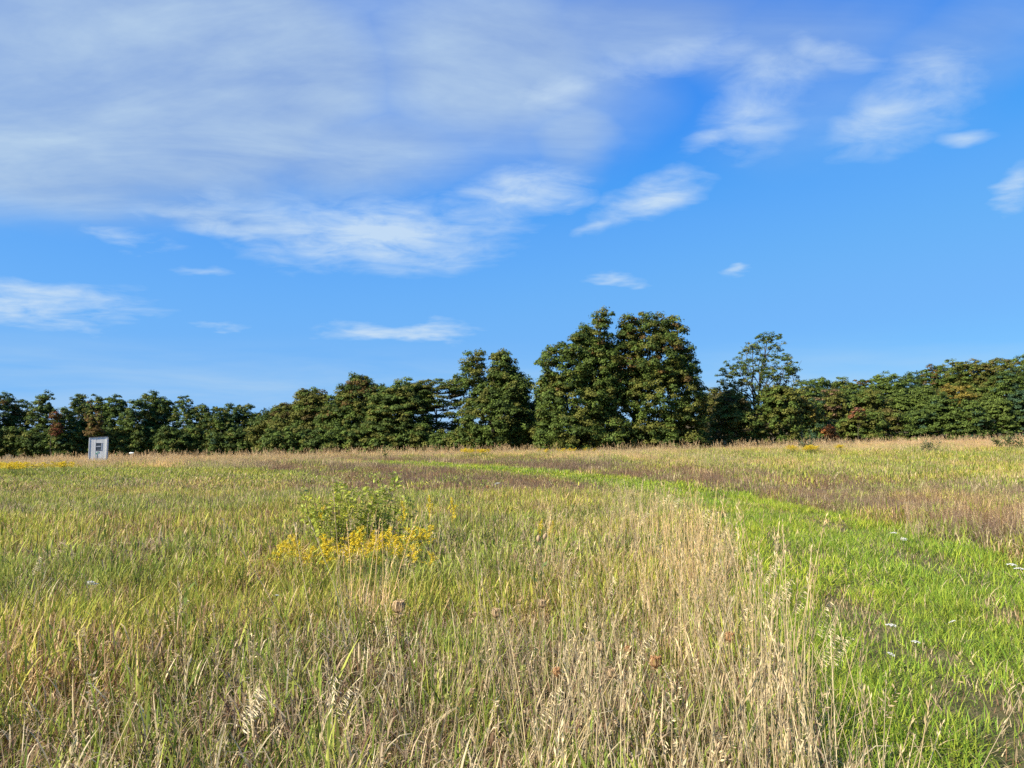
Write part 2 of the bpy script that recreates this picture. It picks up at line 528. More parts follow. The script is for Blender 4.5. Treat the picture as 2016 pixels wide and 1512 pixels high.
def crown_mesh(rng, lobes, pal, clump_r, leaf, per, cover=1.5, flat=0.85, top_pal=None, origin=np.zeros(3), low=0.15, drop=0.0):
    """foliage: domed tufts of leaves set over the shell of each lobe"""
    mb = MB()
    pal_c = np.array([p[0] for p in pal]); pal_w = np.array([p[1] for p in pal], float); pal_w /= pal_w.sum()
    zmin = min(c[2] - r[2] for c, r, _ in lobes); zmax = max(c[2] + r[2] for c, r, _ in lobes)
    for c, r, dens in lobes:
        area = 4 * math.pi * ((r[0] * r[1]) ** 1.6 / 3 + (r[0] * r[2]) ** 1.6 / 3 + (r[1] * r[2]) ** 1.6 / 3) ** (1 / 1.6)
        n = max(6, int(area * cover * 1.2 * dens / (math.pi * clump_r ** 2 * 0.8)))
        d = rng.normal(size=(n, 3)); d /= np.linalg.norm(d, axis=1)[:, None]
        d[:, 2] = np.where(d[:, 2] < -0.8, -d[:, 2] * 0.6, d[:, 2])
        rad = np.where(rng.rand(n) < .28, 0.45 + 0.35 * rng.rand(n), 0.80 + 0.22 * rng.rand(n))
        cen = c + d * r * rad[:, None] + rng.normal(size=(n, 3)) * clump_r * 0.35
        cen[:, 2] = np.maximum(cen[:, 2], origin[2] + low)
        cr = clump_r * (0.6 + 0.9 * rng.rand(n))
        m = max(5, int(per * 3.3))
        ci = np.repeat(np.arange(n), m)
        q = rng.normal(size=(n * m, 3)); q[:, 2] = np.abs(q[:, 2]) * 1.0 - 0.38
        q += d[ci] * 0.5
        q /= np.linalg.norm(q, axis=1)[:, None]
        rr = 0.35 + 0.85 * rng.rand(n * m)
        pos = cen[ci] + q * (cr[ci] * rr)[:, None] * np.array([1, 1, flat])
        nr = q + np.array([0, 0, 0.55]) + rng.normal(size=(n * m, 3)) * 0.45
        hrel = (cen[:, 2] - zmin) / (zmax - zmin + 1e-6)
        k = rng.choice(len(pal), n, p=pal_w)
        cc = pal_c[k]
        if top_pal is not None:
            tc_, amt = top_pal
            msk = rng.rand(n) < amt * sst(0.35, 0.95, hrel)
            cc = np.where(msk[:, None], np.array(tc_)[None], cc)
        cc = cc * (0.75 + 0.5 * rng.rand(n))[:, None]
        lc = cc[ci] * (0.72 + 0.56 * rng.rand(n * m))[:, None]
        ls = leaf * 0.90 * (0.55 + 0.9 * rng.rand(n * m))
        if drop:
            keep = rng.rand(n * m) > drop
            pos, nr, ls, lc = pos[keep], nr[keep], ls[keep], lc[keep]
        mb.tris(pos - origin, nr, ls, ls * 0.75, lc, rng)
    return mb


def wood_path(rng, a, b, k=6, bow=0.08):
    a = np.asarray(a, float); b = np.asarray(b, float)
    t = np.linspace(0, 1, k)[:, None]
    p = a + (b - a) * t
    L = np.linalg.norm(b - a)
    p += (np.sin(t * math.pi) * rng.normal(size=(1, 3)) + rng.normal(size=(k, 3)) * 0.25 * (t * (1 - t) * 4)) * bow * L
    p[0] = a; p[-1] = b
    return p


def make_tree(name, Y, base_px, ell, pal, label, cat='tree', group=None, seed=0, clump=0.75, leaf=0.17, per=26, cover=1.5, flat=0.85,
              top_pal=None, trunk_r=0.22, bark=BARK, limbs=6, low=0.15, drop=0.0, twig=0.0, stems=1, hmax=1.0):
    rng = RS(seed + 11)
    bx = (base_px - 1008) / 1494.0 * Y
    gz = tz(bx, Y)
    org = np.array([bx, Y, gz])
    root = empty(name, org)
    tag(root, label, cat, group)
    lobes = lobes_at(Y, ell)
    lob_top = max(lobes, key=lambda l: l[0][2] + l[1][2])
    tops = sorted(lobes, key=lambda l: -(l[0][2] + l[1][2]))
    tm = MB()
    lm = []
    for sidx in range(stems):
        l = tops[sidx % len(tops)]
        top = l[0] + np.array([0, 0, l[1][2] * 0.75 * hmax]) - org
        off = rng.normal(size=3) * (0.35 if stems > 1 else 0.0); off[2] = 0
        p = wood_path(rng, off + np.array([0, 0, -0.25]), top, 9, 0.03)
        r = trunk_r * (1.0 if sidx == 0 else 0.7) * (1 - np.linspace(0, 1, 9) ** 0.8 * 0.88); r[0] *= 1.35
        tm.tube(p, r, bark, 7)
        if sidx == 0: main = p; mr = r
    for i in range(limbs):
        l = lobes[i % len(lobes)]
        d = rng.normal(size=3); d[2] = abs(d[2]) * 0.6; d /= np.linalg.norm(d)
        tgt = l[0] + d * l[1] * 0.6 - org
        j = rng.randint(2, 6)
        j = min(range(1, 8), key=lambda q: abs(main[q][2] - (tgt[2] * 0.62))) if tgt[2] > 0 else j
        s = main[j]
        p = wood_path(rng, s, tgt, 6, 0.07)
        mbx = MB()
        r0 = min(mr[j] * 0.62, trunk_r * .6)
        mbx.tube(p, np.linspace(r0, 0.025, 6), bark, 5)
        for t_ in range(int(3 + twig * 6)):
            k2 = rng.randint(2, 6)
            e = p[k2] + rng.normal(size=3) * np.array([1, 1, .8]) * (0.55 + twig * .4) + np.array([0, 0, .3])
            mbx.tube(wood_path(rng, p[k2], e, 4, 0.1), np.linspace(0.03, 0.012, 4), bark, 4)
        lm.append(mbx)
    obj('trunk', tm.mesh('trunk', M_BARK, True), root)
    for b in lm: obj('limb', b.mesh('limb', M_BARK, True), root)
    mb = crown_mesh(rng, lobes, pal, clump, leaf, per, cover, flat, top_pal, org, low, drop)
    obj('crown', mb.mesh('crown', M_LEAF), root)
    return root


def build_trees():
    mix_ = lambda *a: list(a)
    # --- the two great maples
    make_tree('maple_tree', 86, 1165, [(1128, 795, 72, 62), (1185, 745, 46, 75), (1118, 725, 52, 48), (1150, 842, 105, 34), (1172, 662, 30, 42, .8), (1083, 775, 26, 30), (1190, 632, 14, 16, .8), (1150, 690, 35, 35), (1206, 725, 28, 52, .9)],
              mix_((G_MID, 5), (G_DARK, 3), (G_OLIVE, 3)), 'broad green maple, left half of the tallest crown in the middle of the treeline', seed=1,
              clump=0.56, leaf=0.135, per=28, cover=0.92, top_pal=(R_RUST, 0.08), trunk_r=0.42, limbs=9, low=0.2)
    make_tree('maple_tree', 86.6, 1240, [(1290, 712, 68, 62), (1305, 780, 82, 62), (1268, 655, 46, 40, .85), (1322, 660, 28, 36, .85), (1345, 735, 30, 50), (1310, 846, 84, 30), (1245, 740, 38, 70, .9), (1212, 775, 30, 60, .9), (1190, 835, 40, 40), (1365, 815, 26, 40), (1232, 660, 20, 34, .8)],
              mix_((G_OLIVE, 5), (G_DARK, 3), (G_MID, 3)), 'tallest maple of the treeline, crown tips turning rusty brown', seed=2,
              clump=0.56, leaf=0.135, per=28, cover=0.90, top_pal=(R_RUST, 0.16), trunk_r=0.42, limbs=9, low=0.2)
    # --- the middle row, left of the maples
    make_tree('leafy_tree', 92, 975, [(975, 820, 74, 55), (988, 722, 24, 34, .9), (934, 716, 18, 30, .6), (1012, 768, 32, 34, .85), (985, 772, 48, 38), (925, 745, 24, 24, .55), (1030, 845, 40, 30)],
              mix_((G_MID, 5), (G_DARK, 4), (G_OLIVE, 2)), 'dense green tree with two ragged spires, directly left of the big maples', seed=3, clump=0.52, leaf=0.13, per=28, cover=1.42,
              top_pal=(G_OLIVE, 0.3), trunk_r=0.3, stems=2, limbs=7)
    make_tree('pine_tree', 99, 862, [(862, 778, 52, 30), (865, 815, 50, 30, .7), (870, 850, 48, 26, .8), (905, 772, 26, 22), (830, 775, 24, 24)],
              mix_((G_DARK, 5), (G_OLIVE, 3), ((0.10, 0.085, 0.045), 2)), 'flat topped dark pine with bare trunk showing between shelves of needles', cat='tree', seed=4, clump=0.8, leaf=0.14, per=34, cover=0.95, flat=0.34,
              trunk_r=0.22, limbs=8)
    make_tree('leafy_tree', 97, 782, [(785, 822, 62, 58), (802, 785, 46, 36), (760, 850, 50, 34), (770, 795, 40, 34)],
              mix_((G_MID, 4), (G_DARK, 4), (G_OLIVE, 3)), 'rounded dark green tree with layered foliage, left of the flat topped pine', seed=5, clump=0.55, leaf=0.13, per=28, cover=1.45, flat=0.5, trunk_r=0.25)
    make_tree('leafy_tree', 101, 700, [(695, 828, 54, 56), (706, 786, 40, 38), (703, 760, 18, 18, .8), (660, 830, 36, 48), (740, 770, 14, 14, .4)],
              mix_((G_MID, 4), (G_DARK, 4), (G_OLIVE, 3)), 'green tree with a small pointed top above its rounded crown, midway along the treeline', seed=6, clump=0.52, leaf=0.13, per=28, cover=1.42, trunk_r=0.24,
              top_pal=(R_RUST, 0.15))
    make_tree('leafy_tree', 104, 605, [(610, 835, 46, 50), (618, 800, 34, 30), (575, 845, 42, 40), (560, 825, 28, 28, .8), (600, 782, 16, 14, .8)],
              mix_((G_OLIVE, 6), (G_MID, 3), ((0.10, 0.075, 0.022), 2)), 'olive brown tree with sloping crown where the middle treeline steps down', seed=7, clump=0.52, leaf=0.13, per=28, cover=1.42, trunk_r=0.22)
    make_tree('leafy_tree', 107, 530, [(532, 850, 34, 38), (545, 832, 26, 26)], mix_((G_OLIVE, 5), (G_DARK, 4)),
              'low olive tree closing the gap at the left end of the middle treeline', seed=8, clump=0.6, leaf=0.15, per=26, cover=1.25, trunk_r=0.15)
    make_tree('leafy_tree', 95, 1045, [(1045, 845, 42, 34), (1060, 815, 34, 30)], mix_((G_MID, 4), (G_OLIVE, 3), (G_DARK, 2)),
              'small round tree tucked between the twin spired tree and the big maples', seed=9, clump=0.6, leaf=0.15, per=26, cover=1.2, trunk_r=0.15)
    for i, px in enumerate(range(545, 1400, 41)):
        make_tree('bush', 97 - (px - 545) * .009, px, [(px, 866 - 5 * math.sin(i * 2.1), 29, 20), (px + 18, 874, 24, 16)], [(G_DARK, 4), (G_MID, 4), (G_OLIVE, 3)],
                  'dark green bush at the foot of the middle treeline', cat='bush', group='bushes under the middle treeline', seed=190 + i, clump=0.45, leaf=0.15, per=24, cover=1.1, trunk_r=0.05, limbs=2)
    # --- the thin elm and the bushes round it
    make_tree('elm_tree', 93, 1497, [(1512, 678, 28, 24, .55), (1535, 720, 34, 30, .5), (1482, 700, 26, 26, .5), (1452, 728, 34, 18, .5), (1432, 752, 26, 20, .4), (1490, 745, 44, 28, .5), (1552, 752, 24, 26, .5), (1510, 780, 40, 24, .5), (1450, 765, 28, 22, .45)],
              mix_((G_MID, 5), (G_DARK, 3), (G_OLIVE, 2)), 'tall thin elm with bare limbs and sky showing through, right of the maples', seed=10, clump=0.33, leaf=0.10, per=13, cover=0.60,
              trunk_r=0.30, limbs=16, twig=0.8, bark=(0.07, 0.055, 0.042), stems=2)
    make_tree('bushy_tree', 91, 1448, [(1448, 828, 46, 40), (1440, 800, 30, 24, .9), (1475, 840, 34, 30)], mix_((G_OLIVE, 6), (G_MID, 2), ((0.10, 0.08, 0.03), 2)),
              'bushy olive tree crowding the left foot of the thin elm', seed=12, clump=0.5, leaf=0.14, per=24, cover=1.25, trunk_r=0.12)
    make_tree('bushy_tree', 91.5, 1535, [(1532, 828, 42, 40), (1545, 790, 34, 30, .9), (1515, 800, 26, 26, .8)], mix_((G_OLIVE, 5), (G_MID, 4)),
              'bushy green tree crowding the right foot of the thin elm', seed=13, clump=0.5, leaf=0.14, per=24, cover=1.2, trunk_r=0.12)
    make_tree('bushy_tree', 100, 1408, [(1408, 820, 30, 42), (1415, 790, 24, 24, .8)], mix_(((0.11, 0.10, 0.032), 5), (G_OLIVE, 3)),
              'pale olive bush with grey dead stems beside the dark edge of the tallest maple', seed=14, clump=0.5, leaf=0.13, per=22, cover=1.0, trunk_r=0.08, bark=(0.26, 0.23, 0.19), stems=3)
    make_tree('young_tree', 93, 1575, [(1575, 805, 26, 24, .7), (1572, 830, 26, 18, .6), (1590, 815, 20, 18, .7)], mix_((G_OLIVE, 4), (G_YEL, 2), (G_MID, 3)),
              'young tree with a bare slender trunk, between the thin elm and the right hand wood', seed=15, clump=0.45, leaf=0.13, per=22, cover=0.9, trunk_r=0.12, bark=(0.17, 0.14, 0.11))
    # --- row at the left
    rng = RS(5)
    row = [(-45, 775), (10, 771), (44, 785), (86, 780), (128, 790), (158, 774), (190, 773), (226, 782), (268, 784), (300, 775), (326, 786), (362, 792), (400, 799), (432, 800), (458, 797), (484, 800), (508, 812)]
    labs = ['', 'thin topped tree standing at the very left end of the left treeline', 'lower dark tree second from the left end of the left treeline',
            'dark green tree with ragged top, third from the left end of the left treeline', 'dark tree with a small red patch in its crown, left of the pale shed',
            'loose open topped tree rising just left of the pale shed', 'tall airy tree rising directly behind the pale shed',
            'airy tree rising just right of the pale shed roof', 'slim tree with a gap of sky at its right, right of the shed',
            'tallest dense tree of the left treeline, midway between shed and middle group', 'dark broad tree standing immediately right of the tallest in the left treeline',
            'medium green tree above a thin trunked gap in the left treeline', 'thin tree with pale stems and sky between them in the left treeline',
            'slim tree just right of the sky gap in the left treeline', 'rounded dark tree third from the right end of the left treeline',
            'rounded dark tree second from the right end of the left treeline', 'lowest tree ending the left treeline beside the olive trees']
    for i, (px, top) in enumerate(row):
        Y = 109 + rng.rand() * 7
        w = 22 + rng.rand() * 9
        sp = 0.62 + 0.35 * rng.rand()
        top += rng.normal() * 5
        ell = [(px, top + 20, w * 0.62, 20, sp), (px + rng.normal() * 8, top + 45, w, 26, sp * 1.05), (px + rng.normal() * 8, top + 82, w * 1.15, 30, 1.0), (px + rng.normal() * 12, top + 104, w * 1.1, 22, 1.0)]
        pal = [(G_DARK, 5), (G_MID, 4), (G_BLUE, 1.5), (G_OLIVE, 1.5 if i % 3 else 4)]
        pass
        t = make_tree('hedgerow_tree', Y, px, ell, pal, labs[i] or 'dark green tree standing beyond the left edge of the picture', seed=40 + i, clump=0.40, leaf=0.125, per=20, cover=0.85,
                      trunk_r=0.13, limbs=5, bark=(0.12, 0.105, 0.09), stems=2, top_pal=(R_RUST, 0.12) if i in (1, 4, 6) else None, low=0.3)
    # red patch of leaves in one of them belongs to a sapling of its own
    make_tree('sapling', 107, 107, [(107, 820, 7, 7), (110, 845, 9, 14, .7)], [((0.16, 0.055, 0.025), 2), (R_RUST, 3)], 'small reddish sapling before the dark left treeline, left of the shed', seed=70, clump=0.3, leaf=0.12, per=18,
              cover=1.0, trunk_r=0.05, limbs=3)
    make_tree('sapling', 106, 186, [(186, 828, 14, 8), (182, 846, 16, 12, .8)], [(R_RUST, 4), (G_OLIVE, 2)], 'brownish orange sapling showing just above the pale shed', seed=71, clump=0.35, leaf=0.12, per=18,
              cover=1.0, trunk_r=0.05, limbs=3)
    # dark undergrowth filling the foot of the left treeline
    for i, px in enumerate(range(-60, 530, 44)):
        make_tree('bush', 108 + rng.rand() * 3, px, [(px, 872 - rng.rand() * 8, 27, 24), (px + 16, 880, 24, 18)], [(G_DARK, 5), (G_MID, 3), (G_OLIVE, 2)],
                  'dark green bush at the foot of the left treeline', cat='bush', group='undergrowth bushes under the left treeline', seed=90 + i, clump=0.45, leaf=0.15, per=22, cover=1.0, trunk_r=0.05, limbs=2)
    # --- the wood at the right: three rows climbing a slope
    sky_x = [1560, 1600, 1640, 1700, 1770, 1830, 1870, 1900, 1940, 1970, 2016, 2100, 2250]
    sky_y = [765, 748, 742, 736, 735, 724, 714, 719, 707, 710, 702, 698, 690]
    front = 'leafy green tree on the front edge of the right hand wood'
    back = 'tree crown in the upper back rows of the right hand wood'
    k = 0
    for r_, (Y, dy, x0, step) in enumerate(((146, 0, 1560, 46), (131, 34, 1590, 50), (119, 74, 1600, 52))):
        px = x0
        while px < 2190:
            k += 1
            top = np.interp(px, sky_x, sky_y) + dy + rng.normal() * (7 if r_ else 5)
            w = 30 + rng.rand() * 12
            bot = 868 if r_ == 2 else 850
            h = (bot - top) / 2
            pal = [[(G_OLIVE, 4), (G_LIGHT, 4), (G_MID, 3)], [(G_LIGHT, 5), (G_MID, 4)], [(G_OLIVE, 6), (G_LIGHT, 2), ((0.15, 0.12, 0.032), 2)], [(G_MID, 5), (G_DARK, 2), (G_BLUE, 1)]][rng.randint(4)]
            tp = None
            lab = front if r_ == 2 else back
            grp = 'front trees of the right hand wood' if r_ == 2 else 'back trees of the right hand wood'
            if r_ == 1 and abs(px - 1890) < 26: pal = [(G_YEL, 6), (G_OLIVE, 3)]; lab = 'yellowing tree among the green crowns of the right hand wood'; grp = None
            if r_ == 1 and abs(px - 1640) < 26: pal = [((0.19, 0.12, 0.06), 3), (G_OLIVE, 5)]; lab = 'pinkish orange tree at the left end of the right hand wood'; grp = None
            if r_ == 0 and abs(px - 1700) < 24: tp = (R_RUST, 0.35); lab = 'tree with rusty tips on the left skyline of the right hand wood'; grp = None
            if r_ == 0 and abs(px - 1836) < 24: tp = (R_RUST, 0.4); lab = 'tree with rust tinged top on the middle skyline of the right hand wood'; grp = None
            if r_ == 2 and abs(px - 2016) < 26: pal = [(G_BLUE, 6), (G_DARK, 2)]; lab = 'blue green pine at the right edge of the wood'; grp = None
            sc_ = 0.7 + 0.5 * rng.rand()
            ell = [(px, top + h * .45, w * .8, h * .45), (px + rng.normal() * 6, top + h * .9, w, h * .5), (px + rng.normal() * 6, top + h * 1.45, w * 1.05, h * .55)]
            if r_ < 2: ell[2] = (px, top + h * 1.3, w * .8, h * .4, .5)
            make_tree('woodland_tree', Y + rng.rand() * 5, px, ell, pal, lab, group=grp, seed=120 + k, clump=(0.66 if r_ < 2 else 0.58) * sc_ ** .5, leaf=0.155, per=20, cover=1.1, flat=0.62,
                      top_pal=tp, trunk_r=0.18, limbs=2, low=0.3)
            px += step * (0.85 + 0.3 * rng.rand())
    make_tree('birch_tree', 124.5, 1711, [(1711, 785, 24, 16), (1690, 795, 16, 12, .7), (1730, 800, 18, 14, .8)], [(G_OLIVE, 4), (G_MID, 3)], 'pale stemmed forked birch showing in a gap of the right hand wood', seed=80,
              clump=0.5, leaf=0.16, per=20, cover=1.0, trunk_r=0.12, limbs=4, bark=(0.22, 0.205, 0.18), stems=3)
    make_tree('leafy_tree', 122, 1592, [(1592, 790, 22, 28), (1600, 830, 26, 34), (1580, 845, 26, 24)], [(G_BLUE, 3), (G_MID, 4), (G_OLIVE, 2)], 'pale blue green tree in the gap between the thin elm and the wood', seed=81, clump=.6, leaf=.16, per=22, cover=1.1)
    make_tree('leafy_tree', 150, 1405, [(1405, 812, 30, 30), (1440, 800, 34, 26)], [(G_BLUE, 3), (G_MID, 3)], 'distant green tree seen in the gap right of the tallest maple', seed=82, clump=.7, leaf=.19, per=22, cover=1.1)
    # red bushes at its foot
    make_tree('sumac_bush', 101, 1641, [(1634, 849, 10, 8), (1640, 859, 8, 9), (1628, 856, 6, 7)], [((0.50, 0.15, 0.04), 3), ((0.55, 0.26, 0.07), 3), (R_ORANGE, 2)], 'bright orange red sumac bush at the foot of the right hand wood', cat='bush', seed=83, clump=0.28, leaf=0.11, per=20,
              cover=1.2, trunk_r=0.04, limbs=3)
    make_tree('sumac_bush', 112, 1688, [(1688, 812, 13, 7), (1682, 820, 9, 6)], [(R_ORANGE, 2), (R_PINK, 3), (G_OLIVE, 3)], 'orange leaved sumac beside the pale birch stems in the wood', cat='bush', seed=84, clump=0.3, leaf=0.13, per=18,
              cover=1.1, trunk_r=0.06, limbs=3)


build_trees()

# ------------------------------------------------------------------ the shed
def build_shed():
    Y = 76.0
    cx = (197.5 - 1008) / 1494.0 * Y
    gz = tz(cx, Y)
    H = 3.34 - gz
    W = 1.46; D = 1.5
    root = empty('wooden_shed', (cx, Y, gz), math.radians(21))
    tag(root, 'pale weathered board shed with a dark window, standing in the far left grass', 'shed')
    rng = RS(3)
    pale = np.array((0.74, 0.72, 0.64))
    hw = W / 2
    slope = 0.07            # roof falls towards the left

    def roof_z(x): return H - 0.06 + slope * x
    win = (-0.16, 0.38, H * 0.515, H * 0.515 + 0.70)
    edges = np.linspace(-hw, hw, 9) + np.concatenate([[0], rng.normal(size=7) * 0.015, [0]])
    for a, b in zip(edges[:-1], edges[1:]):
        dy = rng.rand() * 0.012
        c = pale * (0.86 + 0.2 * rng.rand())
        inside = min(b, win[1]) - max(a, win[0])
        spans = [(-0.1, None)]
        if inside > 0.02: spans = [(-0.1, win[2]), (win[3], None)]
        for z0, z1 in spans:
            m = MB()
            top = roof_z((a + b) / 2) - 0.05
            m.box(a + 0.003, b - 0.003, -0.028 - dy, -dy, z0, z1 if z1 else top, c)
            obj('plank', m.mesh('plank', M_WOOD), root, (0, -D / 2, 0))
        if inside > 0.02 and inside < (b - a) - 0.02:      # board cut round the opening
            m = MB()
            x0, x1 = (a, win[0]) if a < win[0] else (win[1], b)
            m.box(x0 + 0.004, x1 - 0.004, -0.028, 0, win[2] + .003, win[3] - .003, c)
            obj('plank', m.mesh('plank', M_WOOD), root, (0, -D / 2, 0))
    for side in (-1, 1):
        m = MB()
        ed = np.linspace(-D / 2, D / 2, 8)
        for a, b in zip(ed[:-1], ed[1:]):
            m.box(side * hw - 0.014, side * hw + 0.014, a + 0.004, b - 0.004, -0.1, roof_z(side * hw) - 0.06, pale * (0.9 + 0.2 * rng.rand()))
        obj('side_wall', m.mesh('side_wall', M_WOOD), root)
        m = MB()
        m.box(side * (hw + 0.035) - 0.03, side * (hw + 0.035) + 0.03, -D / 2 - 0.06, -D / 2 + 0.04, -0.1, roof_z(side * hw) - 0.055, (0.76, 0.74, 0.66))
        obj('corner_board', m.mesh('corner_board', M_WOOD), root)
    m = MB(); m.box(-hw + .02, hw - .02, D / 2 - 0.03, D / 2, -0.1, H - 0.2, pale * 0.9)
    obj('back_wall', m.mesh('back_wall', M_WOOD), root)
    m = MB(); m.box(-hw + .02, hw - .02, -D / 2 + .03, D / 2 - .04, 0.25, 0.3, (0.1, 0.09, 0.08))
    obj('floor_boards', m.mesh('floor_boards', M_WOOD), root)

    def sk(v):
        v = v.copy(); v[:, 2] += slope * v[:, 0]; return v
    m = MB(); m.box(-hw - 0.1, hw + 0.1, -D / 2 - 0.10, D / 2 + 0.1, H - 0.1, H - 0.055, (0.035, 0.035, 0.04), sk)
    obj('roof', m.mesh('roof', M_WOOD), root)
    # window: frame, rail, upper and lower pane
    fr = empty('window', (0, -D / 2, 0)); fr.parent = root
    for nm, (x0, x1, z0, z1, c) in {'sill': (win[0] - .03, win[1] + .03, win[2] - .045, win[2], (0.16, 0.16, 0.19)), 'head': (win[0] - .02, win[1] + .02, win[3], win[3] + .03, (0.13, 0.13, 0.15)),
                                     'rail': (win[0] + .02, win[1] - .12, win[2] + .33, win[2] + .43, (0.42, 0.44, 0.44)), 'jamb': (win[1] - .08, win[1] - .003, win[2] + .003, win[3] - .003, (0.42, 0.44, 0.47))}.items():
        m = MB(); m.box(x0, x1, -0.045, -0.012, z0, z1, c)
        obj(nm, m.mesh(nm, M_WOOD), fr)
    gm = bpy.data.materials.new('old_glass'); gm.use_nodes = True
    p = gm.node_tree.nodes['Principled BSDF']
    nt = gm.node_tree.nodes.new('ShaderNodeTexNoise'); nt.inputs['Scale'].default_value = 3
    rp = gm.node_tree.nodes.new('ShaderNodeValToRGB')
    rp.color_ramp.elements[0].color = (0.03, 0.04, 0.045, 1); rp.color_ramp.elements[1].color = (0.13, 0.15, 0.155, 1)
    gm.node_tree.links.new(nt.outputs['Fac'], rp.inputs[0]); gm.node_tree.links.new(rp.outputs[0], p.inputs['Base Color'])
    p.inputs['Roughness'].default_value = 0.25
    for z0, z1 in ((win[2] + .004, win[2] + .33), (win[2] + .43, win[3] - .004)):
        m = MB(); m.box(win[0] + .004, win[1] - .085, -0.008, -0.002, z0, z1, (0.1, 0.1, 0.1))
        obj('pane', m.mesh('pane', gm), fr)
    # smear of green paint low on the boards and a dark split board below it
    m = MB()
    z0 = H * 0.515 - 0.24
    for q in range(7):
        x = -0.16 + q * 0.042; zc = z0 - 0.11 * math.sin(q * 0.9 + .5) - 0.02
        m.box(x, x + 0.05, -0.049 - q * .0006, -0.043 - q * .0006, zc - 0.045, zc + (0.13 if q == 1 else 0.05), (0.03, 0.22, 0.13) if q % 3 == 1 else (0.16, 0.42, 0.30))
    obj('paint_mark', m.mesh('paint_mark', M_WOOD), root, (0, -D / 2, 0))
    m = MB(); m.box(-0.055, 0.0, -0.048, -0.042, z0 - 0.62, z0 - 0.2, (0.2, 0.2, 0.18))
    obj('dark_slat', m.mesh('dark_slat', M_WOOD), root, (0, -D / 2, 0))


build_shed()

# ------------------------------------------------------------------ grass clumps
GR = dict(green=(0.215, 0.280, 0.042), ygreen=(0.395, 0.410, 0.076), lush=(0.200, 0.320, 0.034), lushy=(0.390, 0.460, 0.052), straw=(0.62, 0.485, 0.260),
          tan=(0.47, 0.350, 0.205), brown=(0.24, 0.14, 0.075), purple=(0.225, 0.155, 0.110), pale=(0.74, 0.61, 0.36), dark=(0.075, 0.12, 0.024), olive=(0.24, 0.215, 0.045))


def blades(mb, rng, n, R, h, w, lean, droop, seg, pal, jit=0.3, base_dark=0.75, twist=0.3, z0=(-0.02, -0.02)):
    pc = np.array([GR[k] for k, _ in pal]); pw = np.array([q for _, q in pal], float); pw /= pw.sum()
    r = R * np.sqrt(rng.rand(n)); th = rng.rand(n) * 2 * math.pi
    base = np.stack([r * np.cos(th), r * np.sin(th), z0[0] + (z0[1] - z0[0]) * rng.rand(n)], 1)
    phi = rng.rand(n) * 2 * math.pi
    L = h[0] + (h[1] - h[0]) * rng.rand(n)
    a0 = np.abs(rng.normal(size=n)) * lean
    dr = droop * rng.rand(n) ** 1.2
    wd = w * (0.6 + 0.8 * rng.rand(n))
    tt = np.linspace(0, 1, seg + 1)
    ang = a0[:, None] + dr[:, None] * tt[None] ** 1.4
    step = L[:, None] / seg
    hx = np.cumsum(np.sin(ang[:, :-1]) * step, 1); hz = np.cumsum(np.cos(ang[:, :-1]) * step, 1)
    hx = np.concatenate([np.zeros((n, 1)), hx], 1); hz = np.concatenate([np.zeros((n, 1)), hz], 1)
    px = base[:, None, 0] + hx * np.cos(phi)[:, None]; py = base[:, None, 1] + hx * np.sin(phi)[:, None]; pz = base[:, None, 2] + hz
    P = np.stack([px, py, pz], -1)
    tw = phi + math.pi / 2 + rng.normal(size=n) * twist
    S = np.stack([np.cos(tw), np.sin(tw), np.zeros(n)], 1)
    prof = np.array([0.75, 1.0, 0.85, 0.5, 0.08]) if seg == 4 else np.interp(tt, [0, .3, .7, 1], [0.75, 1.0, 0.75, 0.08])
    off = S[:, None] * (wd[:, None] * prof[None] / 2)[..., None]
    v = np.stack([P - off, P + off], 2).reshape(n, -1, 3)
    k = 2 * (seg + 1)
    i = np.arange(n)[:, None] * k + np.arange(seg)[None] * 2
    f = np.stack([i, i + 1, i + 3, i + 2], -1).reshape(-1, 4)
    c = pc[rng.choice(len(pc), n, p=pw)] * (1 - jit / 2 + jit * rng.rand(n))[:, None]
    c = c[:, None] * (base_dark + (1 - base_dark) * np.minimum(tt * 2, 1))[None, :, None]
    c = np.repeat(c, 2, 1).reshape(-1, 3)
    mb.add(v.reshape(-1, 3), f, c)


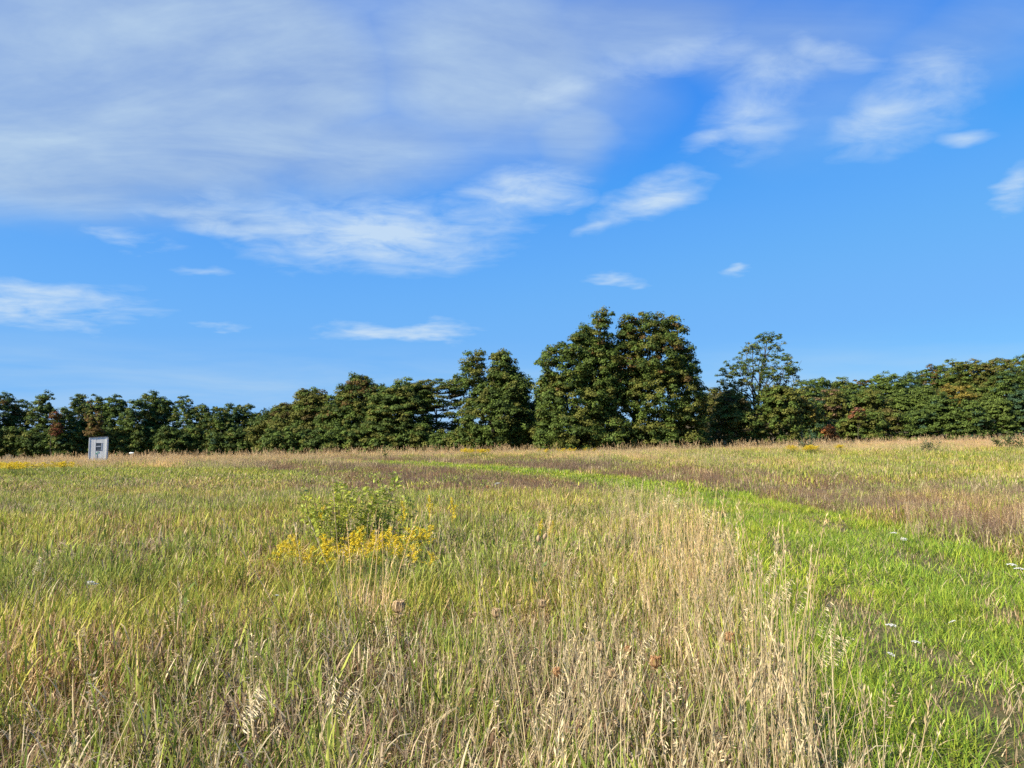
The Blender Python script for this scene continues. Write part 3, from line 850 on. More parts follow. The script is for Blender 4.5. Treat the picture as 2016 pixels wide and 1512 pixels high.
def stalks(mb, rng, n, R, h, w, lean, pal, head='spike', head_len=0.12, head_w=0.012, jit=0.25, bits=14, leaves=1):
    """thin stems with a seed head"""
    for _ in range(n):
        c = np.array(GR[pal[rng.randint(len(pal))]]) * (1 - jit / 2 + jit * rng.rand())
        L = h[0] + (h[1] - h[0]) * rng.rand()
        r = R * math.sqrt(rng.rand()); th = rng.rand() * 6.283; ph = rng.rand() * 6.283
        a = abs(rng.normal()) * lean; bend = rng.rand() * 0.25
        t = np.linspace(0, 1, 4)
        an = a + bend * t
        d = np.stack([np.sin(an) * math.cos(ph), np.sin(an) * math.sin(ph), np.cos(an)], 1)
        p = np.array([r * math.cos(th), r * math.sin(th), -0.02]) + np.concatenate([[np.zeros(3)], np.cumsum(d[:-1] * L / 3, 0)])
        mb.tube(p, np.array([1, .9, .75, .5]) * w / 2, c, 3)
        tip = p[-1]; td = d[-1]
        if head == 'none': continue
        m = bits
        s = rng.rand(m)
        spread = head_w * (0.35 + 0.65 * np.sin(np.clip(s * 0.9 + .08, 0, 1) * math.pi))
        q = rng.normal(size=(m, 3)); q -= (q @ td)[:, None] * td
        q /= np.linalg.norm(q, axis=1)[:, None] + 1e-9
        if head == 'fan':
            cen = tip + td * ((s - 0.75) * head_len)[:, None] + q * (spread * rng.rand(m))[:, None]
        elif head == 'nod':
            side = np.array([math.cos(ph), math.sin(ph), 0])
            cen = tip + td * ((s - 0.8) * head_len)[:, None] + (side * 0.8 + q * 0.5) * spread[:, None] - np.array([0, 0, 1]) * (spread * 0.5)[:, None]
        else:
            cen = tip + td * ((s - 0.85) * head_len)[:, None] + q * (spread * 0.5)[:, None]
        ax = td + q * (0.35 if head == 'spike' else 0.9) - (np.array([0, 0, 0.6]) if head == 'nod' else 0)
        hc = c * np.array([1.08, 1.05, 1.0])
        if head == 'fan' and 'purple' in pal: hc = c
        bl = head_len * (0.085 if head == 'spike' else 0.10 if head_len > .3 else 0.07) * (0.7 + 0.6 * rng.rand(m))
        mb.cards(cen, np.cross(ax, rng.normal(size=(m, 3))), bl, bl * (0.17 if head == 'spike' else 0.24), hc * (0.8 + 0.4 * rng.rand(m))[:, None], rng, spin=ax)


def pool_collection(name, meshes):
    c = bpy.data.collections.new(name)
    for i, me in enumerate(meshes):
        o = bpy.data.objects.new('%s_%03d' % (name, i), me)
        c.objects.link(o)
    return c


def scatter(name, label, cat, pts, rot, scl, tint, idx, coll):
    me = bpy.data.meshes.new(name)
    me.vertices.add(len(pts))
    me.vertices.foreach_set('co', np.asarray(pts, np.float32).ravel())
    for nm, ty, fld, arr in (('rot', 'FLOAT_VECTOR', 'vector', rot), ('scl', 'FLOAT_VECTOR', 'vector', scl), ('tint', 'FLOAT_VECTOR', 'vector', tint), ('idx', 'INT', 'value', idx)):
        at = me.attributes.new(nm, ty, 'POINT')
        at.data.foreach_set(fld, np.ascontiguousarray(arr, np.int32 if ty == 'INT' else np.float32).ravel())
    o = obj(name, me)
    tag(o, label, cat, kind='stuff')
    ng = bpy.data.node_groups.new(name, 'GeometryNodeTree')
    ng.interface.new_socket('Geometry', in_out='INPUT', socket_type='NodeSocketGeometry')
    ng.interface.new_socket('Geometry', in_out='OUTPUT', socket_type='NodeSocketGeometry')
    gi = ng.nodes.new('NodeGroupInput'); go = ng.nodes.new('NodeGroupOutput')
    ci = ng.nodes.new('GeometryNodeCollectionInfo')
    ci.inputs['Collection'].default_value = coll
    ci.inputs['Separate Children'].default_value = True
    ci.inputs['Reset Children'].default_value = True
    ip = ng.nodes.new('GeometryNodeInstanceOnPoints')
    ip.inputs['Pick Instance'].default_value = True

    def na(nm, dt):
        n = ng.nodes.new('GeometryNodeInputNamedAttribute'); n.data_type = dt; n.inputs['Name'].default_value = nm
        return n.outputs['Attribute']
    e2r = ng.nodes.new('FunctionNodeEulerToRotation')
    L = ng.links.new
    L(gi.outputs[0], ip.inputs['Points']); L(ci.outputs[0], ip.inputs['Instance'])
    L(na('idx', 'INT'), ip.inputs['Instance Index'])
    L(na('rot', 'FLOAT_VECTOR'), e2r.inputs[0]); L(e2r.outputs[0], ip.inputs['Rotation'])
    L(na('scl', 'FLOAT_VECTOR'), ip.inputs['Scale'])
    L(ip.outputs[0], go.inputs[0])
    md = o.modifiers.new('scatter', 'NODES'); md.node_group = ng
    return o


TYPES = ['lush', 'meadow', 'thatch', 'straw', 'purple', 'tan', 'lowgrass']
NVAR = 4


def clump_mesh(kind, lod, var):
    """lod 0: close, fine blades; 1: middle; 2: far, coarse"""
    rng = RS(1000 + TYPES.index(kind) * 100 + lod * 10 + var)
    mb = MB()
    R = (0.17, 0.34, 0.85)[lod]
    n = (1.0, 1.35, 1.9)[lod]
    wk = (1.0, 2.0, 6.0)[lod]
    seg = (4, 3, 2)[lod]
    W = 0.0042 * wk
    N = lambda q: int(q * n)
    B = 0.0085 * (1.0, 1.55, 3.4)[lod]
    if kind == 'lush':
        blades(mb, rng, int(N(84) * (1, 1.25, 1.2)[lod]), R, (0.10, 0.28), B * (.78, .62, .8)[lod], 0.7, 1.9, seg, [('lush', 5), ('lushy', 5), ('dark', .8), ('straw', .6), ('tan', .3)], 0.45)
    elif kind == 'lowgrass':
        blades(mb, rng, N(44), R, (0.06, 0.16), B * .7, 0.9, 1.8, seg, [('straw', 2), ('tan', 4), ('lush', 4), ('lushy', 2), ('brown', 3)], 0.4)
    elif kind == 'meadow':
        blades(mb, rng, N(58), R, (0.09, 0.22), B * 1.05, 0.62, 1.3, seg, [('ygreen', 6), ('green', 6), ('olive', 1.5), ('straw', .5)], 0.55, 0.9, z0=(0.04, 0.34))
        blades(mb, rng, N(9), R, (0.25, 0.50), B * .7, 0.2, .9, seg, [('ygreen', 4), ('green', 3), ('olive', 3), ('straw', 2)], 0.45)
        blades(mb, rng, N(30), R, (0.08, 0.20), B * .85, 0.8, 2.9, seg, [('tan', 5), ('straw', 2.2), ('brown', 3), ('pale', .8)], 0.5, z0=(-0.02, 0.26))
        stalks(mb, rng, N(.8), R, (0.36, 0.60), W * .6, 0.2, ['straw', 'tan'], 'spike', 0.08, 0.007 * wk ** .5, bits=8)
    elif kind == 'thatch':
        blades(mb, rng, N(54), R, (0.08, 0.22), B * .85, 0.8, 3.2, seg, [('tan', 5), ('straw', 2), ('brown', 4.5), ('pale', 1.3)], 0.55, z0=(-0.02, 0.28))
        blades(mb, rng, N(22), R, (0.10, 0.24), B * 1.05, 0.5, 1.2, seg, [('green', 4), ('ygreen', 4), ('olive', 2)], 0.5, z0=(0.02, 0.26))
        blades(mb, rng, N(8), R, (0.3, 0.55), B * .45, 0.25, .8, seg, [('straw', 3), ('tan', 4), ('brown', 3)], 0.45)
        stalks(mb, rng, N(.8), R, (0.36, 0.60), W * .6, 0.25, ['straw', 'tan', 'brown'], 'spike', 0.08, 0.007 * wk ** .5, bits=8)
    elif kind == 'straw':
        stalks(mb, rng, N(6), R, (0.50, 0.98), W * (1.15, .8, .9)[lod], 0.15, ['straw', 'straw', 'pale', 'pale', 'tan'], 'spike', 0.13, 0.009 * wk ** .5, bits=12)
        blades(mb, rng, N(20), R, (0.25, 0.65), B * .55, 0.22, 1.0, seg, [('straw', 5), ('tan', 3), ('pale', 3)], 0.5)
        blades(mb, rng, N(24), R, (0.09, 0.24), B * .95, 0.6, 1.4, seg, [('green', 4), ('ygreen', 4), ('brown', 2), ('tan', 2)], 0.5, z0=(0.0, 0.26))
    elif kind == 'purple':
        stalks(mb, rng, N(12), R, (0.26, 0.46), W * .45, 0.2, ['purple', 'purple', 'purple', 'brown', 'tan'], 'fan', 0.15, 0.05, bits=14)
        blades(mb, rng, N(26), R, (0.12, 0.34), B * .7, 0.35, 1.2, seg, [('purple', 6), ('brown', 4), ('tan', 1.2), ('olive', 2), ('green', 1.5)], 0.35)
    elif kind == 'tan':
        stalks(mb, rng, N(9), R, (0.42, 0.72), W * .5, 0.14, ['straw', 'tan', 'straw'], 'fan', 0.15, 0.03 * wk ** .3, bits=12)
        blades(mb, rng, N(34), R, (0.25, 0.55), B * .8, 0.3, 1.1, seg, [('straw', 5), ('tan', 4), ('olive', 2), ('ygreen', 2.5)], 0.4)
    return mb.mesh('clump_' + kind, M_GRASS)


def in_view_grid(rng, y0, y1, step, slope=0.80, margin=3.5):
    ys = np.arange(y0, y1, step)
    out = []
    for y in ys:
        hw_ = max(y, 0) * slope + margin
        xs = np.arange(-hw_, hw_, step)
        out.append(np.stack([xs, np.full(len(xs), y)], 1))
    p = np.concatenate(out)
    return p + (rng.rand(len(p), 2) - 0.5) * step * 1.1


def choose(rng, w):
    w = np.maximum(w, 0); w = w / w.sum(1, keepdims=True)
    c = np.cumsum(w, 1)
    return (rng.rand(len(w))[:, None] > c).sum(1).clip(0, w.shape[1] - 1)


def zone_weights(x, y):
    """how likely each kind of grass is at a place"""
    d = path_dist(x, y) + 0.35 * (vnoise(x, y, 1.3, 3) - 0.5) * 2 * sst(2, 10, y)
    left = d < 0
    ad = np.abs(d)
    n1 = vnoise(x, y, 3.2, 1); n2 = vnoise(x, y, 0.9, 2); n3 = vnoise(x, y, 9.0, 4)
    W = np.zeros((len(x), len(TYPES)))
    onpath = sst(2.35, 1.95, ad)
    edge = sst(2.0, 2.4, ad)
    track = np.maximum(sst(0.50, 0.10, np.abs(d + 0.85 - 0.12 * np.sin(y * 0.5))), 0.75 * sst(0.5, 0.12, np.abs(d - 0.9 - 0.25 * np.sin(y * 0.4 + 1))))
    track = track * sst(0.16, 0.46, n2 * 0.6 + n1 * 0.4) * sst(45, 25, y)
    W[:, 0] = onpath * (1 - track * .95)
    W[:, 6] = onpath * track * 1.4
    # off the path
    near_br = sst(8.5, 3.8, y) * 1.5 + sst(0.45, 0.75, n1) * 0.5 + sst(.5, .8, n2) * .25
    off = 1 - onpath
    meadow = np.where(left, 1.0 - 0.35 * sst(8, 4, y), 0.7)
    thatch = np.where(left, 0.42 + near_br * 1.5, 0.4)
    straw_edge = np.where(left, sst(3.7, 2.2, ad) * sst(17, 8, y) * (0.25 + 1.0 * n2), 0.0)
    straw_edge = straw_edge + np.where(left, 0.26 * sst(5.5, 3.0, ad) * sst(10, 4, y) * sst(.35, .7, n1), 0)
    purp_l = np.where(left, sst(24, 31, y) * sst(15, 9, ad + 5 * (n3 - .5)) * 4.5, 0)
    far_l = np.where(left, sst(50, 68, y) * 2.2, 0)
    purp_r = np.where(~left, sst(2.0, 2.9, ad) * sst(13 + 4 * n3, 8, ad) * 5.5 * (0.65 + .5 * n1), 0)
    purp_r = purp_r * np.where(~left & (x > 6), sst(7.0, 14.0, y + 3 * (n1 - .5)), 1)
    tan_r = np.where(~left, sst(66, 80, y + 10 * (n3 - .5)) * 3.2 * (0.6 + 0.4 * sst(-20, 60, x)) + 0.15, 0)
    tan_c = np.where(~left, sst(22, 6, x) * sst(9, 15, ad) * 1.8, 0)
    W[:, 1] = off * meadow * (1 - .75 * sst(24, 31, y) * left) * np.where(~left, sst(3, 10, ad) * 1.4 + .35 + 0.8 * sst(18, 8, y), 1)
    W[:, 2] = off * thatch * sst(45, 25, y)
    W[:, 3] = off * straw_edge * 1.35
    W[:, 4] = off * (purp_l + purp_r)
    W[:, 5] = off * (far_l + tan_r + tan_c)
    W[:, 0] += off * np.where(left, 0.10 * sst(.55, .8, n3), 0.35 * sst(3.2, 2.2, ad) + .5 * sst(20, 9, y) * sst(4.5, 2.5, ad))
    return W, d, n1, n2, n3


def grow_grass():
    rng = RS(21)
    meshes = []
    for lod in range(3):
        for k in TYPES:
            for v in range(NVAR): meshes.append(clump_mesh(k, lod, v))
    coll = pool_collection('grass_clump', meshes)
    P, LOD = [], []
    a = in_view_grid(rng, -1.0, 9.0, 0.155); P.append(a); LOD.append(np.zeros(len(a), int))
    b = in_view_grid(rng, 9.0, 28.0, 0.31); P.append(b); LOD.append(np.ones(len(b), int))
    c = in_view_grid(rng, 28.0, 122.0, 0.72, slope=0.78); P.append(c); LOD.append(np.full(len(c), 2))
    P = np.concatenate(P); LOD = np.concatenate(LOD)
    x, y = P[:, 0], P[:, 1]
    keep = np.hypot(x, y) > 0.9
    P, LOD = P[keep], LOD[keep]; x, y = P[:, 0], P[:, 1]
    W, d, n1, n2, n3 = zone_weights(x, y)
    ty = choose(rng, W)
    var = rng.randint(0, NVAR, len(x))
    idx = LOD * len(TYPES) * NVAR + ty * NVAR + var
    s = 0.8 + 0.45 * rng.rand(len(x))
    hz = s * (0.62 + 0.4 * n1 + 0.36 * n2)
    # grass kept short near the far bend of the path
    left = d < 0
    hz = np.where((ty == 0) & (np.abs(d) < 2.4), hz * (0.62 + 0.5 * n2), hz)
    hz = np.where(left & (y > 26) & (y < 56), hz * 0.75, hz)
    hz = np.where((ty == 3) & left & (y < 24), hz * 1.15, hz)
    scl = np.stack([s, s, hz], 1)
    rot = np.stack([rng.normal(size=len(x)) * 0.10, rng.normal(size=len(x)) * 0.10 + 0.06, rng.rand(len(x)) * 6.283], 1)
    tv = (0.78 + 0.44 * rng.rand(len(x)))[:, None] * np.ones(3)
    yl = sst(.45, .75, vnoise(x, y, 2.1, 9))[:, None]
    tint = tv * (1 + yl * np.array([0.22, 0.10, -0.05]))
    # the dry grass at the far right is redder
    red = (sst(30, 60, x) * sst(66, 80, y))[:, None]
    tint = tint * (1 + red * np.array([0.12, -0.03, -0.04]))
    pts = np.stack([x, y, terrain(x, y)], 1)
    on = (np.abs(d) < 2.2) | (ty == 6)
    rest = {'mown_grass': ('bright green short grass growing on the mown path', 'grass', on),
            'meadow_grass': ('knee high mixed green and straw coloured meadow grass', 'grass', ~on & ((ty <= 3) | (ty == 6))),
            'purple_grass': ('low purplish brown seeding grass beside the far bend of the path', 'grass', ~on & (ty == 4)),
            'dry_grass': ('tall dry tan grass in front of the far trees', 'grass', ~on & (ty == 5))}
    for nm, (lab, cat, m) in rest.items():
        scatter(nm, lab, cat, pts[m], rot[m], scl[m], tint[m], idx[m], coll)

    # tall seed plumes along the crest before the trees
    pm = []
    for v in range(5):
        r2 = RS(300 + v); mb = MB()
        stalks(mb, r2, 4, 0.6, (0.9, 1.9), 0.016, 0.10, ['tan', 'straw', 'pale', 'straw'], 'nod', 0.42, 0.075, bits=26)
        pm.append(mb.mesh('plume_clump', M_GRASS))
    pc = pool_collection('plume_clump', pm)
    n = 5200
    x = rng.uniform(-88, 88, n); y = rng.uniform(78, 98, n)
    kp = (np.abs(x) < y * .82) & (vnoise(x, y, 5, 8) + 0.25 * rng.rand(n) > 0.42)
    x, y = x[kp], y[kp]
    n = len(x)
    s = 0.5 + 0.35 * rng.rand(n)
    tint = (0.75 + 0.5 * rng.rand(n))[:, None] * np.array([1.0, 0.93, 0.9])
    scatter('seed_plumes', 'tan seed plumes standing along the crest of the field before the trees', 'grass', np.stack([x, y, terrain(x, y)], 1),
            np.stack([rng.normal(size=n) * .06, rng.normal(size=n) * .06 + .04, rng.rand(n) * 6.28], 1), np.stack([s, s, s], 1), tint, rng.randint(0, 5, n), pc)

    # loose taller stalks standing over the near meadow
    sm = []
    for v in range(8):
        r2 = RS(400 + v); mb = MB()
        stalks(mb, r2, 3, 0.14, (0.6, 0.95), 0.0032, 0.16, ['straw', 'tan', 'straw', 'pale'], ('spike', 'spike', 'nod', 'none')[v % 4], 0.14, 0.014 if v % 4 != 2 else 0.035, bits=22)
        sm.append(mb.mesh('stalk_clump', M_GRASS))
    sc_ = pool_collection('stalk_clump', sm)
    n = 4200
    x = rng.uniform(-16, 8, n); y = 1.5 + 22 * rng.rand(n) ** 1.2
    d = path_dist(x, y)
    wgt = sst(8, 2.4, -d) ** 2 * 0.9 + 0.05 + 0.12 * sst(.5, .8, vnoise(x, y, 2.4, 6))
    kp = (np.abs(x) < y * .8 + 3) & (d < -2.05) & (rng.rand(n) < wgt)
    x, y = x[kp], y[kp]; n = len(x)
    s = 0.75 + 0.35 * rng.rand(n)
    scatter('straw_stalks', 'thin straw coloured stalks standing above the near meadow grass', 'grass', np.stack([x, y, terrain(x, y)], 1),
            np.stack([rng.normal(size=n) * .12, rng.normal(size=n) * .12 + .08, rng.rand(n) * 6.28], 1), np.stack([s, s, s], 1), (0.8 + 0.4 * rng.rand(n))[:, None] * np.ones(3), rng.randint(0, 8, n), sc_)


grow_grass()


# ------------------------------------------------------------------ single plants
def spot(px, py, Y):
    """place and height of a thing seen at (px, py) that stands Y away"""
    d = up_ray(px, py)
    x = d[0] * Y
    return x, Y, EYE + d[2] * Y, tz(x, Y)


def build_goldenrod():
    """plants with a leafy stem and a plume of small yellow flowers"""
    protos = []
    for v in range(5):
        rng = RS(500 + v)
        root = empty('goldenrod', (0, -40 - v, 0))
        lean = rng.normal(size=2) * 0.06
        st = MB()
        t = np.linspace(0, 1, 6)
        P = np.stack([lean[0] * t ** 2, lean[1] * t ** 2, t * 0.8 - 0.03 * (1 - t)], 1)
        st.tube(P, np.linspace(0.004, 0.002, 6), (0.11, 0.13, 0.04), 4)
        fo = MB(); n = 46
        s = 0.15 + 0.75 * rng.rand(n); a = rng.rand(n) * 6.283
        ax = np.stack([np.cos(a), np.sin(a), 0.35 + 0 * a], 1)
        L = 0.055 * (1.15 - 0.6 * s)
        cen = np.stack([np.interp(s, t, P[:, 0]), np.interp(s, t, P[:, 1]), s * 0.8], 1) + ax * L[:, None]
        fo.cards(cen, np.stack([-np.cos(a) * .4, -np.sin(a) * .4, 1 + 0 * a], 1), L, L * 0.2, np.array(GR['green']) * (0.7 + 0.6 * rng.rand(n))[:, None], rng, spin=ax)
        fl = MB()
        for b in range(9):
            a = rng.rand() * 6.283; u = b / 9.0
            s0 = np.array([lean[0], lean[1], 0.60 + 0.24 * u]); ln = 0.20 * (1 - 0.74 * u)
            e = s0 + np.array([math.cos(a) * ln, math.sin(a) * ln, 0.05 + .03 * rng.rand()])
            mid = (s0 + e) / 2 + np.array([0, 0, 0.04])
            q = 42
            w = rng.rand(q)[:, None]
            cen = (1 - w) ** 2 * s0 + 2 * w * (1 - w) * mid + w ** 2 * e + rng.normal(size=(q, 3)) * 0.011 + np.array([0, 0, .008])
            fl.cards(cen, rng.normal(size=(q, 3)) + np.array([0, 0, 1]), 0.011, 0.008, np.array([0.74, 0.56, 0.03]) * (0.75 + 0.45 * rng.rand(q))[:, None], rng)
        obj('stem', st.mesh('stem', M_PLANT), root)
        obj('foliage', fo.mesh('foliage', M_PLANT), root)
        tag(obj('flower_plume', fl.mesh('flower_plume', M_PLANT), root), kind='stuff')
        protos.append(root)
    rng = RS(9)
    used = set()

    def plant(x, y, h, label, group):
        v = rng.randint(5)
        if v not in used: r = protos[v]; used.add(v)
        else: r = copy_tree(protos[v])
        r.location = (x, y, tz(x, y)); s = h / 0.86
        r.scale = (s * (.9 + .3 * rng.rand()),) * 2 + (s,)
        r.rotation_euler = (rng.normal() * .06, rng.normal() * .06, rng.rand() * 6.28)
        tag(r, label, 'flower', group)
        return r
    near = [(575, 1062), (562, 1080), (590, 1088), (604, 1076), (572, 1072), (640, 1072), (655, 1062), (668, 1078), (690, 1058), (700, 1068), (712, 1062), (628, 1084), (645, 1090), (735, 1058), (748, 1064), (760, 1056), (776, 1062),
            (790, 1066), (782, 1078), (800, 1050), (815, 1048), (806, 1080), (822, 1082), (740, 1100), (760, 1074), (700, 1046), (835, 1042), (718, 1078), (680, 1086), (834, 1098), (612, 1105), (770, 1048)]
    for px, py in near:
        Y = 8.6 + rng.rand() * 1.6 - (py - 1070) * 0.012
        x, y, z, g = spot(px, py, Y)
        plant(x, y, max(0.42, z - g + 0.04), 'yellow goldenrod in the blooming patch before the green shrub', 'goldenrod patch before the shrub')
    for px, py, lab in ((632, 1001, 'goldenrod spray at the left foot of the green shrub'), (837, 980, 'dull goldenrod right of the green shrub, farther back'), (880, 985, 'greenish goldenrod standing alone well right of the shrub'),
                        (1062, 1026, 'small goldenrod above the tan milkweed pod'), (1086, 1029, 'small goldenrod up and right of the milkweed pod'), (787, 993, 'orange tinged goldenrod at the right edge of the shrub')):
        x, y, z, g = spot(px, py, 10.8)
        r = plant(x, y, z - g + .03, lab, None)
        r.scale = (r.scale[0] * .38, r.scale[1] * .38, r.scale[2] * .96)
    for px, n, sp, py, Y, lab, grp, k in ((1596, 13, 17, 881, 66, 'bright goldenrod clump before the red sumac, far right field', 'far goldenrod by the sumac', 2.6), (1556, 6, 9, 882, 66, 'goldenrod left of the brightest clump, far right field', 'far goldenrod left of the bright clump', 2.2),
                                       (1652, 5, 7, 880, 68, 'little goldenrod clump right of the brightest, far right field', 'far goldenrod right of the bright clump', 2.2), (935, 20, 36, 887, 72, 'far goldenrod strip before the twin spired tree', 'far goldenrod strip', 1.9),
                                       (1110, 12, 55, 890, 70, 'sparse far goldenrod before the big maples', 'sparse far goldenrod', 1.5), (30, 26, 50, 930, 42, 'yellow goldenrod drift at the far left of the field', 'left goldenrod drift', 2.0), (125, 10, 30, 926, 44, 'thin goldenrod scatter below the pale shed', 'goldenrod scatter below the shed', 1.6)):
        for i in range(n):
            q = px + np.clip(rng.normal() * .55, -1.2, 1.2) * sp
            Yi = Y + rng.rand() * 4 - 2
            x, y, z, g = spot(q, py + rng.normal() * 2.2, Yi)
            r = plant(x, y, float(np.clip(z - g, 0.95, 1.9)), lab, grp)
            r.scale = (r.scale[0] * k, r.scale[1] * k, r.scale[2])


def build_shrub(name, Y, px0, px1, top, base_h, leaf, nst, lpn, label, seed, col, hs=1.0, cat='shrub'):
    rng = RS(seed)
    x0 = (px0 - 1008) / 1494.0 * Y; x1 = (px1 - 1008) / 1494.0 * Y
    cx = (x0 + x1) / 2; g = tz(cx, Y)
    d = up_ray((px0 + px1) / 2, top); H = EYE + d[2] * Y - g
    root = empty(name, (cx, Y, g)); tag(root, label, cat)
    fol = MB()
    for i in range(nst):
        f = (i + .5) / nst * 2 - 1 + rng.normal() * .08
        h = H * (0.62 + 0.4 * rng.rand()) * (1 - 0.12 * abs(f))
        tip = np.array([f * (x1 - x0) / 2, rng.normal() * (x1 - x0) * .18, h])
        b = np.array([f * (x1 - x0) * .16, rng.normal() * .08, -.03])
        p = wood_path(rng, b, tip, 7, 0.05)
        m = MB(); m.tube(p, np.linspace(0.009, 0.003, 7) * hs, (0.10, 0.075, 0.045), 5)
        obj('stem', m.mesh('stem', M_BARK), root)
        q = lpn
        s = base_h + (1 - base_h) * rng.rand(q) ** .8
        k = s * 6; i0 = np.clip(k.astype(int), 0, 5); w = (k - i0)[:, None]
        c = p[i0] * (1 - w) + p[i0 + 1] * w
        a = rng.rand(q) * 6.283
        twig = 0.02 + (1 - s) * 0.22 * rng.rand(q) * hs
        ax = np.stack([np.cos(a), np.sin(a), rng.normal(size=q) * .5 + .1], 1)
        ls = leaf * (0.55 + .7 * rng.rand(q))
        cen = c + ax * (ls + twig)[:, None]
        nr = np.stack([-np.cos(a) * .5, -np.sin(a) * .5, np.ones(q)], 1) + rng.normal(size=(q, 3)) * .45
        cc = np.array(col) * (0.65 + .7 * rng.rand(q))[:, None] * (1 + (rng.rand(q) < .12)[:, None] * np.array([.5, .25, 0]))
        fol.cards(cen, nr, ls, ls * .42, cc, rng, spin=ax)
    obj('foliage', fol.mesh('foliage', M_PLANT), root)
    return root


build_goldenrod()
build_shrub('leafy_shrub', 11.0, 600, 745, 935, .18, 0.040, 16, 140, 'bright green leafy shrub in the mid meadow behind the goldenrod patch, left half', 600, (0.38, 0.42, 0.06))
build_shrub('leafy_shrub', 11.3, 715, 815, 905, .18, 0.040, 10, 120, 'taller upright green shrub touching the right side of the leafy one, behind the goldenrod', 601, (0.35, 0.40, 0.065))
build_shrub('field_shrub', 68, 1950, 2016, 848, .35, 0.13, 10, 60, 'pale green shrub at the right edge of the far field', 602, (0.17, 0.19, 0.06), 2.0)
build_shrub('field_shrub', 66, 1808, 1842, 862, .35, 0.12, 6, 45, 'low grey green shrub in the dry grass of the far right field', 603, (0.18, 0.19, 0.075), 2.0)
build_shrub('field_shrub', 72, 1570, 1602, 862, .35, 0.12, 6, 40, 'small grey green shrub behind the bright far goldenrod', 604, (0.17, 0.19, 0.085), 2.0)
build_shrub('field_shrub', 60, 752, 764, 874, .5, 0.10, 3, 20, 'lone pale sapling poking above the crest, centre left of the field', 605, (0.2, 0.22, 0.06), 1.6)


def build_umbels():
    """dried wild carrot heads, curled like little nests"""
    spec = [(785, 1193, 3.5, .031, 0, 'largest pale tan dried flower head, standing alone left of the others'),
            (977, 1206, 4.1, .026, 0, 'pale tan dried flower head left of the centre line of the near meadow'),
            (935, 1209, 4.6, .014, 0, 'tiny tan dried flower head just left of a larger pale one'),
            (1068, 1188, 4.4, .025, 0, 'pale dried flower head, farthest back of the near ones'),
            (1180, 1272, 3.9, .023, 0, 'light tan dried flower head, left neighbour of a rusty one'),
            (1237, 1278, 3.9, .019, 1, 'small rusty dried flower head between a light tan and a dark brown one'),
            (1291, 1302, 3.3, .027, 1, 'largest dark rusty brown dried flower head in the near meadow'),
            (1437, 1253, 3.9, .025, 1, 'orange brown dried flower head nearest the path edge'),
            (1097, 1322, 3.5, .021, 1, 'orange brown dried flower head low in the near meadow, left of the rusty group'),
            (1205, 1325, 3.5, .022, 0, 'tattered brown dried flower head below the light tan one'),
            (1174, 1308, 3.6, .012, 2, 'small yellow green unopened flower head beside the tattered brown one'),
            (1031, 1315, 3.6, .013, 2, 'small greenish tan flower head left of the orange brown one'),
            (1170, 1405, 3.2, .014, 2, 'yellow green closed flower head lowest in the near meadow'),
            (881, 1371, 3.4, .012, 2, 'yellow green closed flower head left of the straw stalks'),
            (1015, 1290, 3.8, .012, 0, 'little tan flower head above a greenish one'),
            (930, 1360, 3.4, .013, 0, 'little brown dried flower head deep in the near grass'),
            (960, 958, 15.0, .030, 1, 'dark brown dried flower head beside the purplish grass'),
            (1275, 1280, 4.4, .012, 2, 'faint greenish flower head behind the largest rusty brown one')]
    cols = ((0.52, 0.37, 0.20), (0.43, 0.235, 0.10), (0.42, 0.42, 0.12))
    for i, (px, py, Y, r, ck, lab) in enumerate(spec):
        rng = RS(700 + i)
        x, y, z, g = spot(px, py, Y)
        root = empty('dried_flower', (x, y, g)); tag(root, lab, 'dried flower', 'dried flower heads in the near meadow')
        h = z - g
        c = np.array(cols[ck])
        top = np.array([0, 0, h - r])
        b = np.array([rng.normal() * .12, rng.normal() * .08, -.02])
        m = MB(); m.tube(wood_path(rng, b, top, 6, 0.025), np.linspace(.0028, .0018, 6), np.array([0.26, .19, .09]) if ck != 2 else np.array([.22, .24, .08]), 4)
        obj('stem', m.mesh('stem', M_DRY), root)
        m = MB()
        n = 34
        for k in range(n):       # rays curving up and in
            a = k * 2.39996; ring = math.sqrt((k + .5) / n)
            dr = np.array([math.cos(a), math.sin(a), 0])
            t = np.linspace(0, 1, 5)
            out = r * ring * np.sin(t * math.pi * .80) ** .75 * 1.1
            up = r * (1.75 * t ** 1.15) * (0.75 + .25 * ring) + rng.normal() * r * .05
            p = top + dr * out[:, None] + np.array([0, 0, 1.0]) * up[:, None]
            m.tube(p, np.array([.05, .06, .055, .05, .07]) * r, c * (.7 + .6 * rng.rand()), 3)
            q = 5
            m.cards(p[-1] + rng.normal(size=(q, 3)) * r * .10, rng.normal(size=(q, 3)), r * .13, r * .07, c * (.8 + .7 * rng.rand(q))[:, None], rng)
        for k in range(7):       # bracts below
            a = k * .9; dr = np.array([math.cos(a), math.sin(a), -.35])
            m.tube(np.stack([top, top + dr * r * .5, top + dr * r * .95 + np.array([0, 0, .25 * r])]), np.array([.05, .04, .02]) * r, c * .9, 3)
        obj('flower_head', m.mesh('flower_head', M_DRY), root)


build_umbels()


